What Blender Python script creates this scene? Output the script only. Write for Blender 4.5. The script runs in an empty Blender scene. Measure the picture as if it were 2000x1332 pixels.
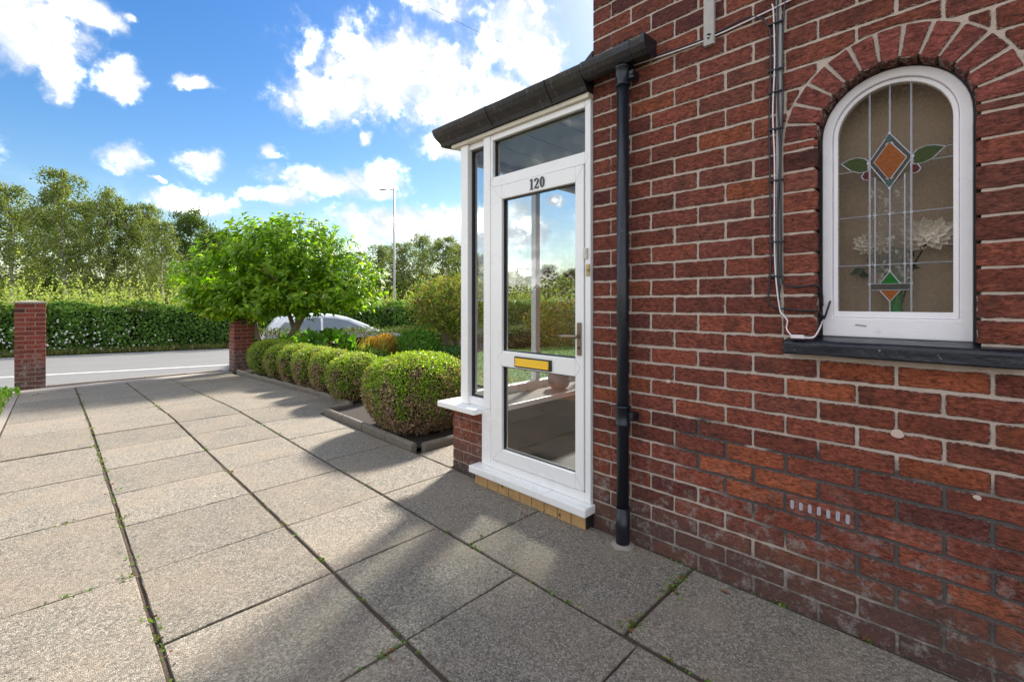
import bpy, math, random
import numpy as np
from mathutils import Vector
R = math.radians
rnd = random.Random(7)
rng = np.random.default_rng(7)
sc = bpy.context.scene
col = sc.collection

# ---------------------------------------------------------------- camera, light, sky
HC = 1.225
cam_d = bpy.data.cameras.new('camera'); cam = bpy.data.objects.new('camera', cam_d); col.objects.link(cam)
cam.location = (0, 0, HC); cam.rotation_euler = (R(90), 0, R(-45.16))
cam_d.sensor_width = 36; cam_d.lens = 895 / 2000 * 36; cam_d.shift_y = -0.038
cam_d.clip_start = 0.05; cam_d.clip_end = 3000
sc.camera = cam
sc.view_settings.view_transform = 'Standard'; sc.view_settings.look = 'None'
sc.view_settings.gamma = 1; sc.view_settings.use_curve_mapping = False
sc.view_settings.exposure = 2.5
sc.cycles.max_bounces = 8; sc.cycles.transparent_max_bounces = 24
sc.cycles.caustics_reflective = False; sc.cycles.caustics_refractive = False
SUN_AZ, SUN_EL = 66.0, 38.0           # clockwise from +Y
sun_d = bpy.data.lights.new('sun', 'SUN'); sun = bpy.data.objects.new('sun', sun_d); col.objects.link(sun)
sun_d.energy = 2.0; sun_d.angle = R(6.5); sun_d.color = (1.0, 0.93, 0.82)
sdir = Vector((math.sin(R(SUN_AZ)) * math.cos(R(SUN_EL)), math.cos(R(SUN_AZ)) * math.cos(R(SUN_EL)), math.sin(R(SUN_EL))))
sun.rotation_euler = sdir.to_track_quat('Z', 'Y').to_euler(); sun.location = (20, 9, 25)

class NT:
    def __init__(s, tree): s.t = tree; s.n = tree.nodes; s.l = tree.links
    def a(s, typ, ins=None, **kw):
        nd = s.n.new(typ)
        for k, v in kw.items(): setattr(nd, k, v)
        for k, v in (ins or {}).items():
            sock = nd.inputs[k]
            if isinstance(v, bpy.types.NodeSocket): s.l.new(v, sock)
            else:
                if sock.type == 'RGBA' and len(v) == 3: v = (*v, 1)
                sock.default_value = v
        return nd
    def m(s, op, a, b=0.0, c=None, clamp=False):
        ins = {0: a, 1: b}
        if c is not None: ins[2] = c
        return s.a('ShaderNodeMath', ins, operation=op, use_clamp=clamp).outputs[0]
    def v(s, op, a, b=(0, 0, 0)):
        nd = s.a('ShaderNodeVectorMath', {0: a, 1: b}, operation=op)
        return nd.outputs['Value' if op in ('LENGTH', 'DOT_PRODUCT') else 'Vector']
    def noise(s, vec, scale, detail=3, rough=.55, out='Fac', dist=0.0):
        return s.a('ShaderNodeTexNoise', {'Vector': vec, 'Scale': scale, 'Detail': detail, 'Roughness': rough, 'Distortion': dist}).outputs[out]
    def ramp(s, f, stops, interp='LINEAR'):
        nd = s.a('ShaderNodeValToRGB', {'Fac': f}); cr = nd.color_ramp; cr.interpolation = interp
        while len(cr.elements) < len(stops): cr.elements.new(.5)
        for e, (p, c) in zip(cr.elements, stops):
            e.position = p; e.color = (c, c, c, 1) if isinstance(c, (int, float)) else (*c, 1)
        return nd.outputs[0]
    def mix(s, f, a, b, blend='MIX'):
        nd = s.a('ShaderNodeMix', data_type='RGBA', blend_type=blend)
        for idx, v in ((0, f), (6, a), (7, b)):
            if isinstance(v, bpy.types.NodeSocket): s.l.new(v, nd.inputs[idx])
            else: nd.inputs[idx].default_value = v if idx == 0 else ((*v, 1) if len(v) == 3 else v)
        return nd.outputs[2]
    def rng(s, f, a, b, c=0.0, d=1.0, smooth=False):
        return s.a('ShaderNodeMapRange', {0: f, 1: a, 2: b, 3: c, 4: d}, interpolation_type='SMOOTHSTEP' if smooth else 'LINEAR').outputs[0]

w = bpy.data.worlds.new('World'); sc.world = w; w.use_nodes = True
W_ = NT(w.node_tree); W_.n.clear()
sky = W_.a('ShaderNodeTexSky', sky_type='NISHITA', sun_disc=False, sun_elevation=R(SUN_EL), sun_rotation=R(SUN_AZ),
           altitude=0, air_density=1.3, dust_density=0.4, ozone_density=2.5)
gen = W_.a('ShaderNodeNewGeometry').outputs['Incoming']
dirv = W_.v('SCALE', gen); W_.n[-1].inputs['Scale'].default_value = -1.0
sp = W_.a('ShaderNodeSeparateXYZ', {0: dirv})
az = W_.m('ARCTAN2', sp.outputs[0], sp.outputs[1]); el = W_.m('ARCSINE', sp.outputs[2])
pv = W_.a('ShaderNodeCombineXYZ', {0: az, 1: el, 2: 0.0}).outputs[0]
def azel(u, v):
    k = (u - 1000) / 895
    return R(45.16) + math.atan(k), math.atan((590 - v) / 895 / math.sqrt(1 + k * k))
blobs = [(790,150,200,105),(640,195,115,55),(900,230,95,80),(1010,70,85,95),(1050,130,55,75),(850,8,80,38),(985,195,70,55),(860,285,55,30),(700,95,60,45),
 (40,50,165,85),(110,140,60,60),(238,150,55,42),(170,30,70,40),(235,305,62,32),(390,312,48,30),(528,303,34,18),(718,268,22,14),(247,42,20,11),(300,345,16,9),
 (640,360,120,26),(735,350,75,36),(540,385,70,20),(350,392,80,32),(420,400,60,26),(380,160,40,14),
 (760,430,130,42),(900,445,190,55),(1020,440,60,55),(1085,395,22,14),(1250,420,120,40),(1180,-150,200,120),(500,-220,260,120),(1500,150,200,120),(-300,250,300,110),(-500,-50,260,150)]
dens = None
warp = W_.a('ShaderNodeTexNoise', {'Vector': pv, 'Scale': 9.0, 'Detail': 5.0, 'Roughness': .6}).outputs['Color']
wv = W_.v('SUBTRACT', warp, (.5, .5, .5)); wv = W_.v('MULTIPLY', wv, (.10, .07, 0))
pw = W_.v('ADD', pv, wv)
for (u, v, ru, rv) in blobs:
    a0, e0 = azel(u, v); a1, _ = azel(u + ru, v); a2, _ = azel(u - ru, v); _, e1 = azel(u, v - rv); _, e2 = azel(u, v + rv)
    ra, re = abs(a1 - a2) / 2, abs(e1 - e2) / 2
    q = W_.v('SUBTRACT', pw, (a0, e0, 0)); q = W_.v('MULTIPLY', q, (1 / ra, 1 / re, 0)); ln = W_.v('LENGTH', q)
    f = W_.m('SUBTRACT', 1.0, ln)
    dens = f if dens is None else W_.m('MAXIMUM', dens, f)
fb = W_.noise(pv, 26, 8, .62); big = W_.noise(pv, 3.0, 4, .55)
# further clouds all round the sky beyond the ones placed
away = W_.m('SUBTRACT', 1.0, W_.m('MULTIPLY', W_.rng(az, -.25, -.02, 0, 1, True), W_.rng(az, 1.7, 1.5, 0, 1, True)))
gencl = W_.m('ADD', W_.m('MULTIPLY', W_.m('SUBTRACT', big, .43), 5.0), W_.m('MULTIPLY', W_.m('SUBTRACT', away, 1.0), 3.0))
dens = W_.m('MAXIMUM', dens, gencl)
dn = W_.m('ADD', dens, W_.m('MULTIPLY', W_.m('SUBTRACT', fb, .5), 1.7))
mask = W_.m('POWER', W_.rng(dn, -.28, .62, 0, 1, True), 1.7)
low = W_.rng(el, .02, .22, .22, 0, True)
mask = W_.m('MAXIMUM', mask, W_.m('MULTIPLY', low, 1.0))
up = W_.rng(el, -.02, .0, 0, 1)
mask = W_.m('MULTIPLY', mask, up)
shade = W_.noise(W_.v('ADD', pv, (.3, .7, 0)), 14, 5, .6)
ccol = W_.ramp(shade, [(.36, (.080, .092, .112)), (.50, (.112, .115, .120)), (.70, (.60, .58, .55))])
ccol = W_.mix(W_.rng(dn, .70, 1.5, 0, .5, True), ccol, (1.0, .965, .92))
hsv = W_.a('ShaderNodeHueSaturation', {'Hue': .510, 'Saturation': 1.40, 'Value': .56, 'Color': sky.outputs[0]})
bg1 = W_.a('ShaderNodeBackground', {0: hsv.outputs[0], 1: .05})
bg2 = W_.a('ShaderNodeBackground', {0: ccol, 1: 1.75})
ms = W_.a('ShaderNodeMixShader', {0: mask, 1: bg1.outputs[0], 2: bg2.outputs[0]})
W_.a('ShaderNodeOutputWorld', {0: ms.outputs[0]})

# ---------------------------------------------------------------- materials
def mat(name):
    m = bpy.data.materials.new(name); m.use_nodes = True; t = NT(m.node_tree); t.n.clear(); return m, t
def finish(t, bsdf): t.a('ShaderNodeOutputMaterial', {0: bsdf})
def objc(t): return t.a('ShaderNodeTexCoord').outputs['Object']
def pos(t): return t.a('ShaderNodeNewGeometry').outputs['Position']
def bump(t, h, strength, dist):
    return t.a('ShaderNodeBump', {'Height': h, 'Strength': strength, 'Distance': dist}).outputs[0]
def simple(name, c, rough=.5, metal=0.0, spec=.5, var=0.12, vscale=12, bmp=0.0, bscale=60, dirt=None, dscale=8, dth=(.55, .75)):
    m, t = mat(name); p = pos(t)
    n = t.noise(p, vscale, 4)
    base = t.mix(n, tuple(x * (1 - var) for x in c), tuple(min(1, x * (1 + var)) for x in c))
    if dirt:
        base = t.mix(t.rng(t.noise(p, dscale, 6, .65), dth[0], dth[1], 0, 1, True), base, dirt)
    ins = {'Base Color': base, 'Roughness': t.rng(n, .2, .8, rough * .85, min(1, rough * 1.15)), 'Metallic': metal, 'Specular IOR Level': spec}
    if bmp: ins['Normal'] = bump(t, t.noise(p, bscale, 5), bmp, .004)
    finish(t, t.a('ShaderNodeBsdfPrincipled', ins).outputs[0]); return m

def brick_mat(name, src):
    m, t = mat(name); p = pos(t); o = objc(t)
    c = t.a('ShaderNodeObjectInfo').outputs['Color'] if src == 'obj' else t.a('ShaderNodeAttribute', attribute_name='Col').outputs['Color']
    s = t.v('MULTIPLY', p, (1, .55, 1.3))
    n1 = t.noise(s, 85, 6, .7, dist=.6); n2 = t.noise(p, 9, 4); n3 = t.noise(t.v('MULTIPLY', p, (1, .35, 1.5)), 170, 4, .7)
    c = t.mix(t.rng(n1, .34, .64, 0, 1), t.mix(1.0, c, (.32, .28, .28), 'MULTIPLY'), t.mix(1.0, c, (1.55, 1.42, 1.35), 'MULTIPLY'))
    c = t.mix(t.rng(n2, .5, .75, 0, .55, True), c, (.075, .035, .03))
    c = t.mix(t.rng(t.noise(p, 140, 3, .7), .68, .78, 0, .5), c, (.5, .40, .33))
    if src == 'obj':
        eg = t.a('ShaderNodeAttribute', attribute_name='Col').outputs['Fac']
        nn_ = t.noise(p, 160, 4, .7)
        c = t.mix(t.rng(t.m('ADD', eg, t.m('MULTIPLY', t.m('SUBTRACT', nn_, .5), 1.6)), .3, 1.2, 0, .6), c, (.09, .045, .038))
        z_ = t.a('ShaderNodeSeparateXYZ', {0: p}).outputs[2]
        sm_ = t.rng(t.m('ADD', eg, t.m('MULTIPLY', t.m('SUBTRACT', t.noise(p, 75, 5, .7), .5), 1.5)), 1.02, 1.12, 0, .85)
        c = t.mix(t.m('MULTIPLY', sm_, t.rng(z_, .55, .75, .35, 1)), c, (.60, .49, .42))
    # efflorescence and splash dirt near the ground
    z = t.a('ShaderNodeSeparateXYZ', {0: p}).outputs[2]
    low = t.rng(z, .34, .12, 0, 1, True)
    c = t.mix(t.m('MULTIPLY', low, .7), c, (.125, .092, .078))
    blm = t.m('MULTIPLY', t.rng(z, .62, .20, 0, 1, True), t.rng(t.noise(p, 15, 9, .8), .50, .64, 0, .75, True))
    c = t.mix(blm, c, (.44, .41, .38))
    h = t.m('ADD', t.m('MULTIPLY', n1, 1.0), t.m('MULTIPLY', n3, .7))
    finish(t, t.a('ShaderNodeBsdfPrincipled', {'Base Color': c, 'Roughness': .86, 'Specular IOR Level': .3, 'Normal': bump(t, h, 1.0, .020)}).outputs[0]); return m
M_brick = brick_mat('rustic_brick', 'obj'); M_brickv = brick_mat('rustic_brick_joined', 'vert')

def mortar_mat():
    m, t = mat('mortar'); p = pos(t); s = t.a('ShaderNodeSeparateXYZ', {0: p}); y, z = s.outputs[1], s.outputs[2]
    n = t.noise(p, 30, 6, .65); nb = t.noise(p, 5, 4)
    c = t.mix(n, (.44, .35, .29), (.66, .54, .46))
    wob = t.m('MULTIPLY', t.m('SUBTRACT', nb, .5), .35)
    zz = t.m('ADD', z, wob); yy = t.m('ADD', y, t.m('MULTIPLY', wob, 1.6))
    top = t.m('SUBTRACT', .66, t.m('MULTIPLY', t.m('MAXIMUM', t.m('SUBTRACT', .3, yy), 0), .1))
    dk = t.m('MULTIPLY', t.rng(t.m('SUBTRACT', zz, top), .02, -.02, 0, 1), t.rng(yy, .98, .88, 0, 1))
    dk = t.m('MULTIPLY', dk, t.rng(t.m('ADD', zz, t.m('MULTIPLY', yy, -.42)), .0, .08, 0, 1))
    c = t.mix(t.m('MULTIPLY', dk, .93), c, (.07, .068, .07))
    low = t.rng(z, .26, .02, 0, .85, True)
    c = t.mix(low, c, t.mix(t.rng(t.noise(p, 25, 6, .7), .4, .66, 0, 1), (.07, .058, .05), (.34, .31, .29)))
    finish(t, t.a('ShaderNodeBsdfPrincipled', {'Base Color': c, 'Roughness': .95, 'Specular IOR Level': .2,
        'Normal': bump(t, t.m('ADD', n, t.noise(p, 220, 3)), .8, .006)}).outputs[0]); return m
M_mortar = mortar_mat()
M_brick_mortar = simple('pier_mortar', (.42, .30, .25), .95, spec=.2, bmp=.5)

def slab_mat():
    m, t = mat('exposed_aggregate_slab'); p = pos(t)
    r = t.a('ShaderNodeObjectInfo').outputs['Random']
    vo = t.a('ShaderNodeTexVoronoi', {'Vector': p, 'Scale': 210.0, 'Randomness': 1.0})
    vo2 = t.a('ShaderNodeTexVoronoi', {'Vector': p, 'Scale': 95.0})
    g = t.a('ShaderNodeSeparateXYZ', {0: vo.outputs['Color']}).outputs[0]
    g2 = t.a('ShaderNodeSeparateXYZ', {0: vo2.outputs['Color']}).outputs[1]
    c = t.ramp(g, [(0, (.088, .078, .065)), (.28, (.138, .125, .103)), (.6, (.184, .167, .137)), (.85, (.236, .213, .176)), (1, (.37, .34, .29))])
    c = t.mix(t.rng(g2, .8, .95, 0, .55), c, (.32, .27, .22))
    c = t.mix(t.rng(g2, .15, .0, 0, .6), c, (.05, .047, .042))
    st = t.noise(p, 2.3, 6, .6); c = t.mix(t.rng(st, .38, .68, 0, .42, True), c, (.25, .20, .145))
    st2 = t.noise(t.v('ADD', p, (5, 2, 0)), 3.5, 9, .72); c = t.mix(t.rng(st2, .52, .75, 0, .38, True), c, (.085, .082, .068))
    tint = t.rng(r, 0, 1, 1.02, 1.26)
    c = t.v('SCALE', c); t.n[-1].inputs['Scale'].default_value = 1; t.l.new(tint, t.n[-1].inputs['Scale'])
    h = t.m('ADD', t.m('MULTIPLY', vo.outputs['Distance'], -1.4), t.m('MULTIPLY', vo2.outputs['Distance'], -.7))
    finish(t, t.a('ShaderNodeBsdfPrincipled', {'Base Color': c, 'Roughness': .82, 'Specular IOR Level': .3, 'Normal': bump(t, h, .6, .004)}).outputs[0]); return m
M_slab = slab_mat()
def joint_mat():
    m, t = mat('joint_soil'); p = pos(t); n = t.noise(p, 14, 6, .7); f = t.noise(p, 60, 5, .7)
    c = t.mix(f, (.035, .026, .018), (.15, .11, .08))
    c = t.mix(t.rng(n, .60, .70, 0, .8), c, (.07, .12, .02)); c = t.mix(t.rng(t.noise(p, 9, 5, .7), .64, .72, 0, .7), c, (.20, .06, .035))
    finish(t, t.a('ShaderNodeBsdfPrincipled', {'Base Color': c, 'Roughness': 1.0, 'Normal': bump(t, f, 1.0, .02)}).outputs[0]); return m
M_joint = joint_mat()
M_soil = simple('bed_soil', (.022, .015, .010), 1.0, var=.5, vscale=40, bmp=1.0, bscale=50, dirt=(.07, .045, .028), dscale=60, dth=(.6, .68))
M_kerb = simple('edging_concrete', (.17, .15, .12), .92, var=.35, vscale=35, bmp=.8, bscale=120, dirt=(.09, .09, .06), dscale=14)
M_grass_ground = simple('lawn_ground', (.075, .14, .022), .95, var=.3, vscale=6, bmp=.6, bscale=90)
M_verge = simple('verge_soil', (.10, .085, .045), 1.0, var=.4, vscale=8, bmp=.8, bscale=40)
def asphalt():
    m, t = mat('worn_asphalt'); p = pos(t); n = t.noise(p, 120, 4, .7); b = t.noise(t.v('MULTIPLY', p, (.4, 1, 1)), 1.5, 5)
    c = t.mix(n, (.12, .12, .12), (.20, .20, .20)); c = t.mix(t.rng(b, .35, .7, 0, .4), c, (.12, .12, .12))
    finish(t, t.a('ShaderNodeBsdfPrincipled', {'Base Color': c, 'Roughness': .8, 'Normal': bump(t, n, .6, .006)}).outputs[0]); return m
M_asphalt = asphalt()
M_paint = simple('road_paint', (.72, .71, .68), .7, var=.08, vscale=30, dirt=(.3, .29, .28), dscale=30, dth=(.55, .7))
M_upvc = simple('white_upvc', (.86, .86, .85), .28, var=.03, vscale=3, dirt=(.74, .73, .70), dscale=5, dth=(.6, .85))
M_seam = simple('upvc_seam', (.36, .36, .36), .6)
M_cream = simple('cream_trim', (.68, .63, .52), .5, var=.1, vscale=8)
M_gasket = simple('black_gasket', (.02, .02, .022), .5)
M_wood_white = simple('white_gloss_timber', (.84, .81, .83), .35, var=.06, vscale=9, bmp=.25, bscale=40, dirt=(.55, .52, .52), dscale=18, dth=(.62, .8))
M_blackpipe = simple('black_painted_iron', (.008, .011, .018), .33, var=.3, vscale=20, bmp=.25, bscale=45, dirt=(.16, .16, .17), dscale=32, dth=(.66, .76))
def fascia_mat():
    m, t = mat('weathered_black_fascia'); p = pos(t)
    n = t.noise(p, 16, 6, .7); st = t.noise(t.v('MULTIPLY', p, (1, 1, .10)), 42, 6, .75)
    c = t.mix(n, (.006, .007, .009), (.026, .022, .020))
    c = t.mix(t.m('MULTIPLY', t.rng(st, .56, .72, 0, .8), t.rng(n, .42, .56, 0, 1)), c, (.24, .22, .19))
    c = t.mix(t.rng(t.noise(p, 5, 3), .5, .7, 0, .35), c, (.06, .045, .028))
    finish(t, t.a('ShaderNodeBsdfPrincipled', {'Base Color': c, 'Roughness': .55, 'Normal': bump(t, n, .5, .01)}).outputs[0]); return m
M_fascia = fascia_mat()
M_sillblack = simple('black_painted_sill', (.006, .009, .018), .30, var=.4, vscale=14, bmp=.6, bscale=50, dirt=(.42, .40, .40), dscale=38, dth=(.68, .74))
M_brass = simple('aged_brass', (.42, .31, .16), .32, 1.0, var=.15, vscale=30)
M_gold = simple('gold_flap', (.95, .60, .05), .35, .25, var=.05)
M_bronze = simple('bronze_handle', (.30, .23, .17), .35, 1.0)
M_chrome = simple('dark_chrome_number', (.10, .09, .09), .3, .8)
M_bell = simple('cream_bell', (.62, .60, .52), .4)
M_tile = simple('buff_tile', (.48, .30, .13), .45, var=.3, vscale=25, dirt=(.06, .04, .03), dscale=22, dth=(.6, .68))
M_lead = simple('lead_came', (.33, .33, .36), .42, .75, var=.2, vscale=60, bmp=.3)
M_cableb = simple('black_cable', (.016, .018, .026), .4)
M_cablew = simple('white_cable', (.72, .68, .70), .4)
M_batten = simple('weathered_timber', (.42, .40, .38), .85, var=.25, vscale=20, bmp=.6, bscale=70, dirt=(.12, .11, .10), dscale=30, dth=(.6, .75))
M_terra = simple('glazed_plum_terracotta', (.26, .12, .10), .35, var=.3, vscale=20)
M_paper = simple('paper', (.75, .76, .80), .7)
M_ceiling = simple('porch_ceiling_panel', (.52, .53, .55), .5, var=.03)
M_darkfloor = simple('porch_floor_tile', (.06, .04, .03), .45, var=.25, vscale=12)
M_inner = simple('inner_plaster', (.40, .34, .28), .8)
M_sillboard = simple('inner_sill_board', (.22, .17, .13), .5)
M_concrete = simple('pale_concrete', (.27, .24, .21), .95, var=.2, vscale=9, bmp=.6, bscale=80, dirt=(.18, .15, .12), dscale=5)
M_cap = simple('pier_cap', (.24, .21, .18), .9, var=.25, vscale=15, bmp=.6)
M_sealant = simple('grey_lilac_sealant', (.36, .34, .38), .8)
M_rubble = simple('sandstone_rubble', (.34, .20, .15), .95, var=.4, vscale=12, bmp=.9, bscale=30)
M_galv = simple('lamp_column', (.30, .29, .30), .5, .3)
M_carpaint = simple('silver_white_paint', (.70, .72, .75), .2, .2, var=.01)
M_carglass = simple('car_glass', (.24, .27, .30), .06, 0, .9, var=.01)
M_rubber = simple('rubber', (.02, .02, .02), .8)
M_red = simple('red_lens', (.5, .03, .02), .25)
M_room = simple('room_beige', (.42, .33, .25), .9)
M_tilesroof = simple('roof_tile', (.14, .08, .06), .9)
M_deadleaf = simple('fallen_leaf', (.30, .13, .05), .7)

def glass_mat(name, base=.07, tint=(.90, .93, .93)):
    m, t = mat(name)
    g = t.a('ShaderNodeNewGeometry'); cs = t.m('ABSOLUTE', t.v('DOT_PRODUCT', g.outputs['Normal'], g.outputs['Incoming']))
    f = t.m('ADD', base, t.m('MULTIPLY', t.m('POWER', t.m('SUBTRACT', 1.0, cs), 5.0), 1 - base))
    tr = t.a('ShaderNodeBsdfTransparent', {0: tint}); gl = t.a('ShaderNodeBsdfGlossy', {'Color': (1, 1, 1), 'Roughness': 0.0})
    finish(t, t.a('ShaderNodeMixShader', {0: f, 1: tr.outputs[0], 2: gl.outputs[0]}).outputs[0]); return m
M_glass = glass_mat('double_glazing', .055, (.88, .90, .90))
def leadglass(name, c, trans, scale, strength=.6, kind='noise', spec=.22, bd=.016):
    m, t = mat(name); p = pos(t)
    if kind == 'noise': h = t.noise(p, scale, 3, .6, dist=1.0)
    elif kind == 'hex': h = t.m('MINIMUM', t.a('ShaderNodeTexVoronoi', {'Vector': p, 'Scale': scale, 'Randomness': .35}, feature='DISTANCE_TO_EDGE').outputs[0], .12)
    else: h = t.a('ShaderNodeTexWave', {'Vector': p, 'Scale': scale}, bands_direction='Y').outputs['Fac']
    nrm = bump(t, h, strength, bd if kind != 'hex' else .05)
    cc = t.mix(t.noise(p, 7, 3), tuple(x * .8 for x in c), tuple(x * 1.2 for x in c))
    b = t.a('ShaderNodeBsdfPrincipled', {'Base Color': cc, 'Roughness': .18, 'Specular IOR Level': spec, 'Normal': nrm})
    tr = t.a('ShaderNodeBsdfTransparent', {0: (.85, .80, .75)})
    hl = t.rng(h, .40, .60, trans * .72, min(1, trans * 1.14)) if kind == 'noise' else (t.rng(h, .0, .10, .25, trans) if kind == 'hex' else t.rng(h, .2, .8, trans * .6, trans * 1.2))
    finish(t, t.a('ShaderNodeMixShader', {0: hl, 1: b.outputs[0], 2: tr.outputs[0]}).outputs[0]); return m
M_obscure = leadglass('obscure_glass', (.36, .31, .26), .86, 130, 1.0, 'noise', .3, .05)
M_hexglass = leadglass('cellular_glass', (.40, .36, .31), .80, 62, .8, 'hex')
M_reeded = leadglass('reeded_glass', (.17, .16, .15), .25, 60, .8, 'wave')
M_amber = leadglass('amber_glass', (.27, .075, .010), .04, 60, .5)
M_greeng = leadglass('green_glass', (.040, .060, .010), .03, 110, .4)
M_redg = leadglass('ruby_glass', (.09, .006, .007), .03, 110, .4)
M_teal = leadglass('teal_glass', (.05, .10, .085), .1, 110, .4)
M_emer = leadglass('emerald_glass', (.01, .13, .015), .1, 110, .4)

def leaf_mat(name, trans=.35, rough=.45, spec=.35, tmul=(1.5, 1.6, .5)):
    m, t = mat(name); c = t.a('ShaderNodeAttribute', attribute_name='Col').outputs['Color']
    b = t.a('ShaderNodeBsdfPrincipled', {'Base Color': c, 'Roughness': rough, 'Specular IOR Level': spec})
    tc = t.mix(1.0, c, tmul, 'MULTIPLY')
    tl = t.a('ShaderNodeBsdfTranslucent', {0: tc})
    finish(t, t.a('ShaderNodeMixShader', {0: trans, 1: b.outputs[0], 2: tl.outputs[0]}).outputs[0]); return m
M_leaf = leaf_mat('leaf'); M_leafgloss = leaf_mat('glossy_leaf', .5, .38, .4); M_leafmatte = leaf_mat('far_leaf', .30, .7, .2)
M_bark = simple('grey_bark', (.20, .16, .11), .95, var=.3, vscale=18, bmp=.8, bscale=40)
def birch():
    m, t = mat('birch_bark'); p = pos(t); n = t.noise(t.v('MULTIPLY', p, (1, 1, 2.5)), 3, 5, .7)
    c = t.mix(t.rng(n, .42, .58, 0, 1), (.14, .12, .11), (.62, .59, .54))
    finish(t, t.a('ShaderNodeBsdfPrincipled', {'Base Color': c, 'Roughness': .8}).outputs[0]); return m
M_birch = birch()
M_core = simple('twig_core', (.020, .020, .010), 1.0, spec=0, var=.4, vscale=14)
M_petal = leaf_mat('petal', .3, .6, .3, (1, 1, .9))

# ---------------------------------------------------------------- mesh helpers
def mesh(name, V, F, mats=None, smooth=False, cols=None, fmat=None):
    me = bpy.data.meshes.new(name)
    me.from_pydata([tuple(v) for v in V], [], [tuple(f) for f in F])
    for m in (mats if isinstance(mats, (list, tuple)) else [mats]): me.materials.append(m)
    if smooth: me.shade_smooth()
    if fmat is not None: me.polygons.foreach_set('material_index', fmat)
    if cols is not None:
        a = me.color_attributes.new('Col', 'FLOAT_COLOR', 'POINT'); a.data.foreach_set('color', np.asarray(cols, dtype=np.float32).ravel())
    me.update(); return me
def npmesh(name, V, F, mats, cols=None, smooth=False):
    """V (n,3), F (m,k) with constant k"""
    me = bpy.data.meshes.new(name); V = np.asarray(V, np.float32); F = np.asarray(F, np.int32)
    me.vertices.add(len(V)); me.vertices.foreach_set('co', V.ravel())
    k = F.shape[1]; me.loops.add(F.size); me.loops.foreach_set('vertex_index', F.ravel())
    me.polygons.add(len(F)); me.polygons.foreach_set('loop_start', np.arange(0, F.size, k, dtype=np.int32))
    me.update(calc_edges=True)
    for m in (mats if isinstance(mats, (list, tuple)) else [mats]): me.materials.append(m)
    if cols is not None:
        a = me.color_attributes.new('Col', 'FLOAT_COLOR', 'POINT'); a.data.foreach_set('color', np.asarray(cols, np.float32).ravel())
    if smooth: me.shade_smooth()
    me.validate(); return me
def link(name, me, parent=None, loc=(0, 0, 0), rot=(0, 0, 0), scale=(1, 1, 1)):
    o = bpy.data.objects.new(name, me); col.objects.link(o); o.location = loc; o.rotation_euler = rot; o.scale = scale
    if parent: o.parent = parent
    return o
def tag(o, label=None, cat=None, group=None, kind=None):
    for k, v in (('label', label), ('category', cat), ('group', group), ('kind', kind)):
        if v: o[k] = v
    return o
def thing(name, label, cat, loc=(0, 0, 0), group=None):
    return tag(link(name, None, None, loc), label, cat, group)
def wl(o):
    p = Vector((0, 0, 0))
    while o is not None: p += o.location; o = o.parent
    return p
def part(name, VF, m, parent, smooth=False, bev=0.0, cols=None, fmat=None):
    """mesh given in world coordinates, hung under parent"""
    V, F = VF; off = wl(parent) if parent else Vector((0, 0, 0))
    me = mesh(name, [(v[0] - off.x, v[1] - off.y, v[2] - off.z) for v in V], F, m, smooth, cols, fmat)
    o = link(name, me, parent)
    if bev: bv = o.modifiers.new('bevel', 'BEVEL'); bv.width = bev; bv.segments = 2; bv.limit_method = 'ANGLE'
    return o
def box(x0, x1, y0, y1, z0, z1):
    x0, x1 = sorted((x0, x1)); y0, y1 = sorted((y0, y1)); z0, z1 = sorted((z0, z1))
    V = [(x0, y0, z0), (x1, y0, z0), (x1, y1, z0), (x0, y1, z0), (x0, y0, z1), (x1, y0, z1), (x1, y1, z1), (x0, y1, z1)]
    return V, [(0, 3, 2, 1), (4, 5, 6, 7), (0, 1, 5, 4), (1, 2, 6, 5), (2, 3, 7, 6), (3, 0, 4, 7)]
def join(*L):
    V, F = [], []
    for v, f in L:
        o = len(V); V += list(v); F += [tuple(i + o for i in q) for q in f]
    return V, F
def extrude_x(poly, x0, x1):
    """poly of (y,z), anticlockwise seen from -x ... prism between x0 (front) and x1"""
    n = len(poly); V = [(x0, y, z) for y, z in poly] + [(x1, y, z) for y, z in poly]
    return V, [tuple(range(n)), tuple(range(2 * n - 1, n - 1, -1))] + [(i, i + n, (i + 1) % n + n, (i + 1) % n) for i in range(n)]
def extrude_y(poly, y0, y1):
    n = len(poly); V = [(x, y0, z) for x, z in poly] + [(x, y1, z) for x, z in poly]
    return V, [tuple(range(n)), tuple(range(2 * n - 1, n - 1, -1))] + [(i, i + n, (i + 1) % n + n, (i + 1) % n) for i in range(n)]
def tube(pts, rad, n=8, cap=True):
    P = [Vector(p) for p in pts]; V, F = [], []; up = Vector((.31, .2, 1)).normalized(); prev = None
    for i, p in enumerate(P):
        d = (P[min(i + 1, len(P) - 1)] - P[max(i - 1, 0)]).normalized()
        if prev is None:
            a = d.cross(up if abs(d.dot(up)) < .95 else Vector((1, 0, 0))).normalized()
        else: a = (prev - d * prev.dot(d)).normalized()
        prev = a; b = d.cross(a); r = rad[i] if isinstance(rad, (list, tuple)) else rad
        for k in range(n):
            t = 2 * math.pi * k / n; V.append(tuple(p + a * (r * math.cos(t)) + b * (r * math.sin(t))))
    for i in range(len(P) - 1):
        for k in range(n):
            F.append((i * n + k, i * n + (k + 1) % n, (i + 1) * n + (k + 1) % n, (i + 1) * n + k))
    if cap: F += [tuple(range(n - 1, -1, -1)), tuple(range((len(P) - 1) * n, len(P) * n))]
    return V, F
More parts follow.
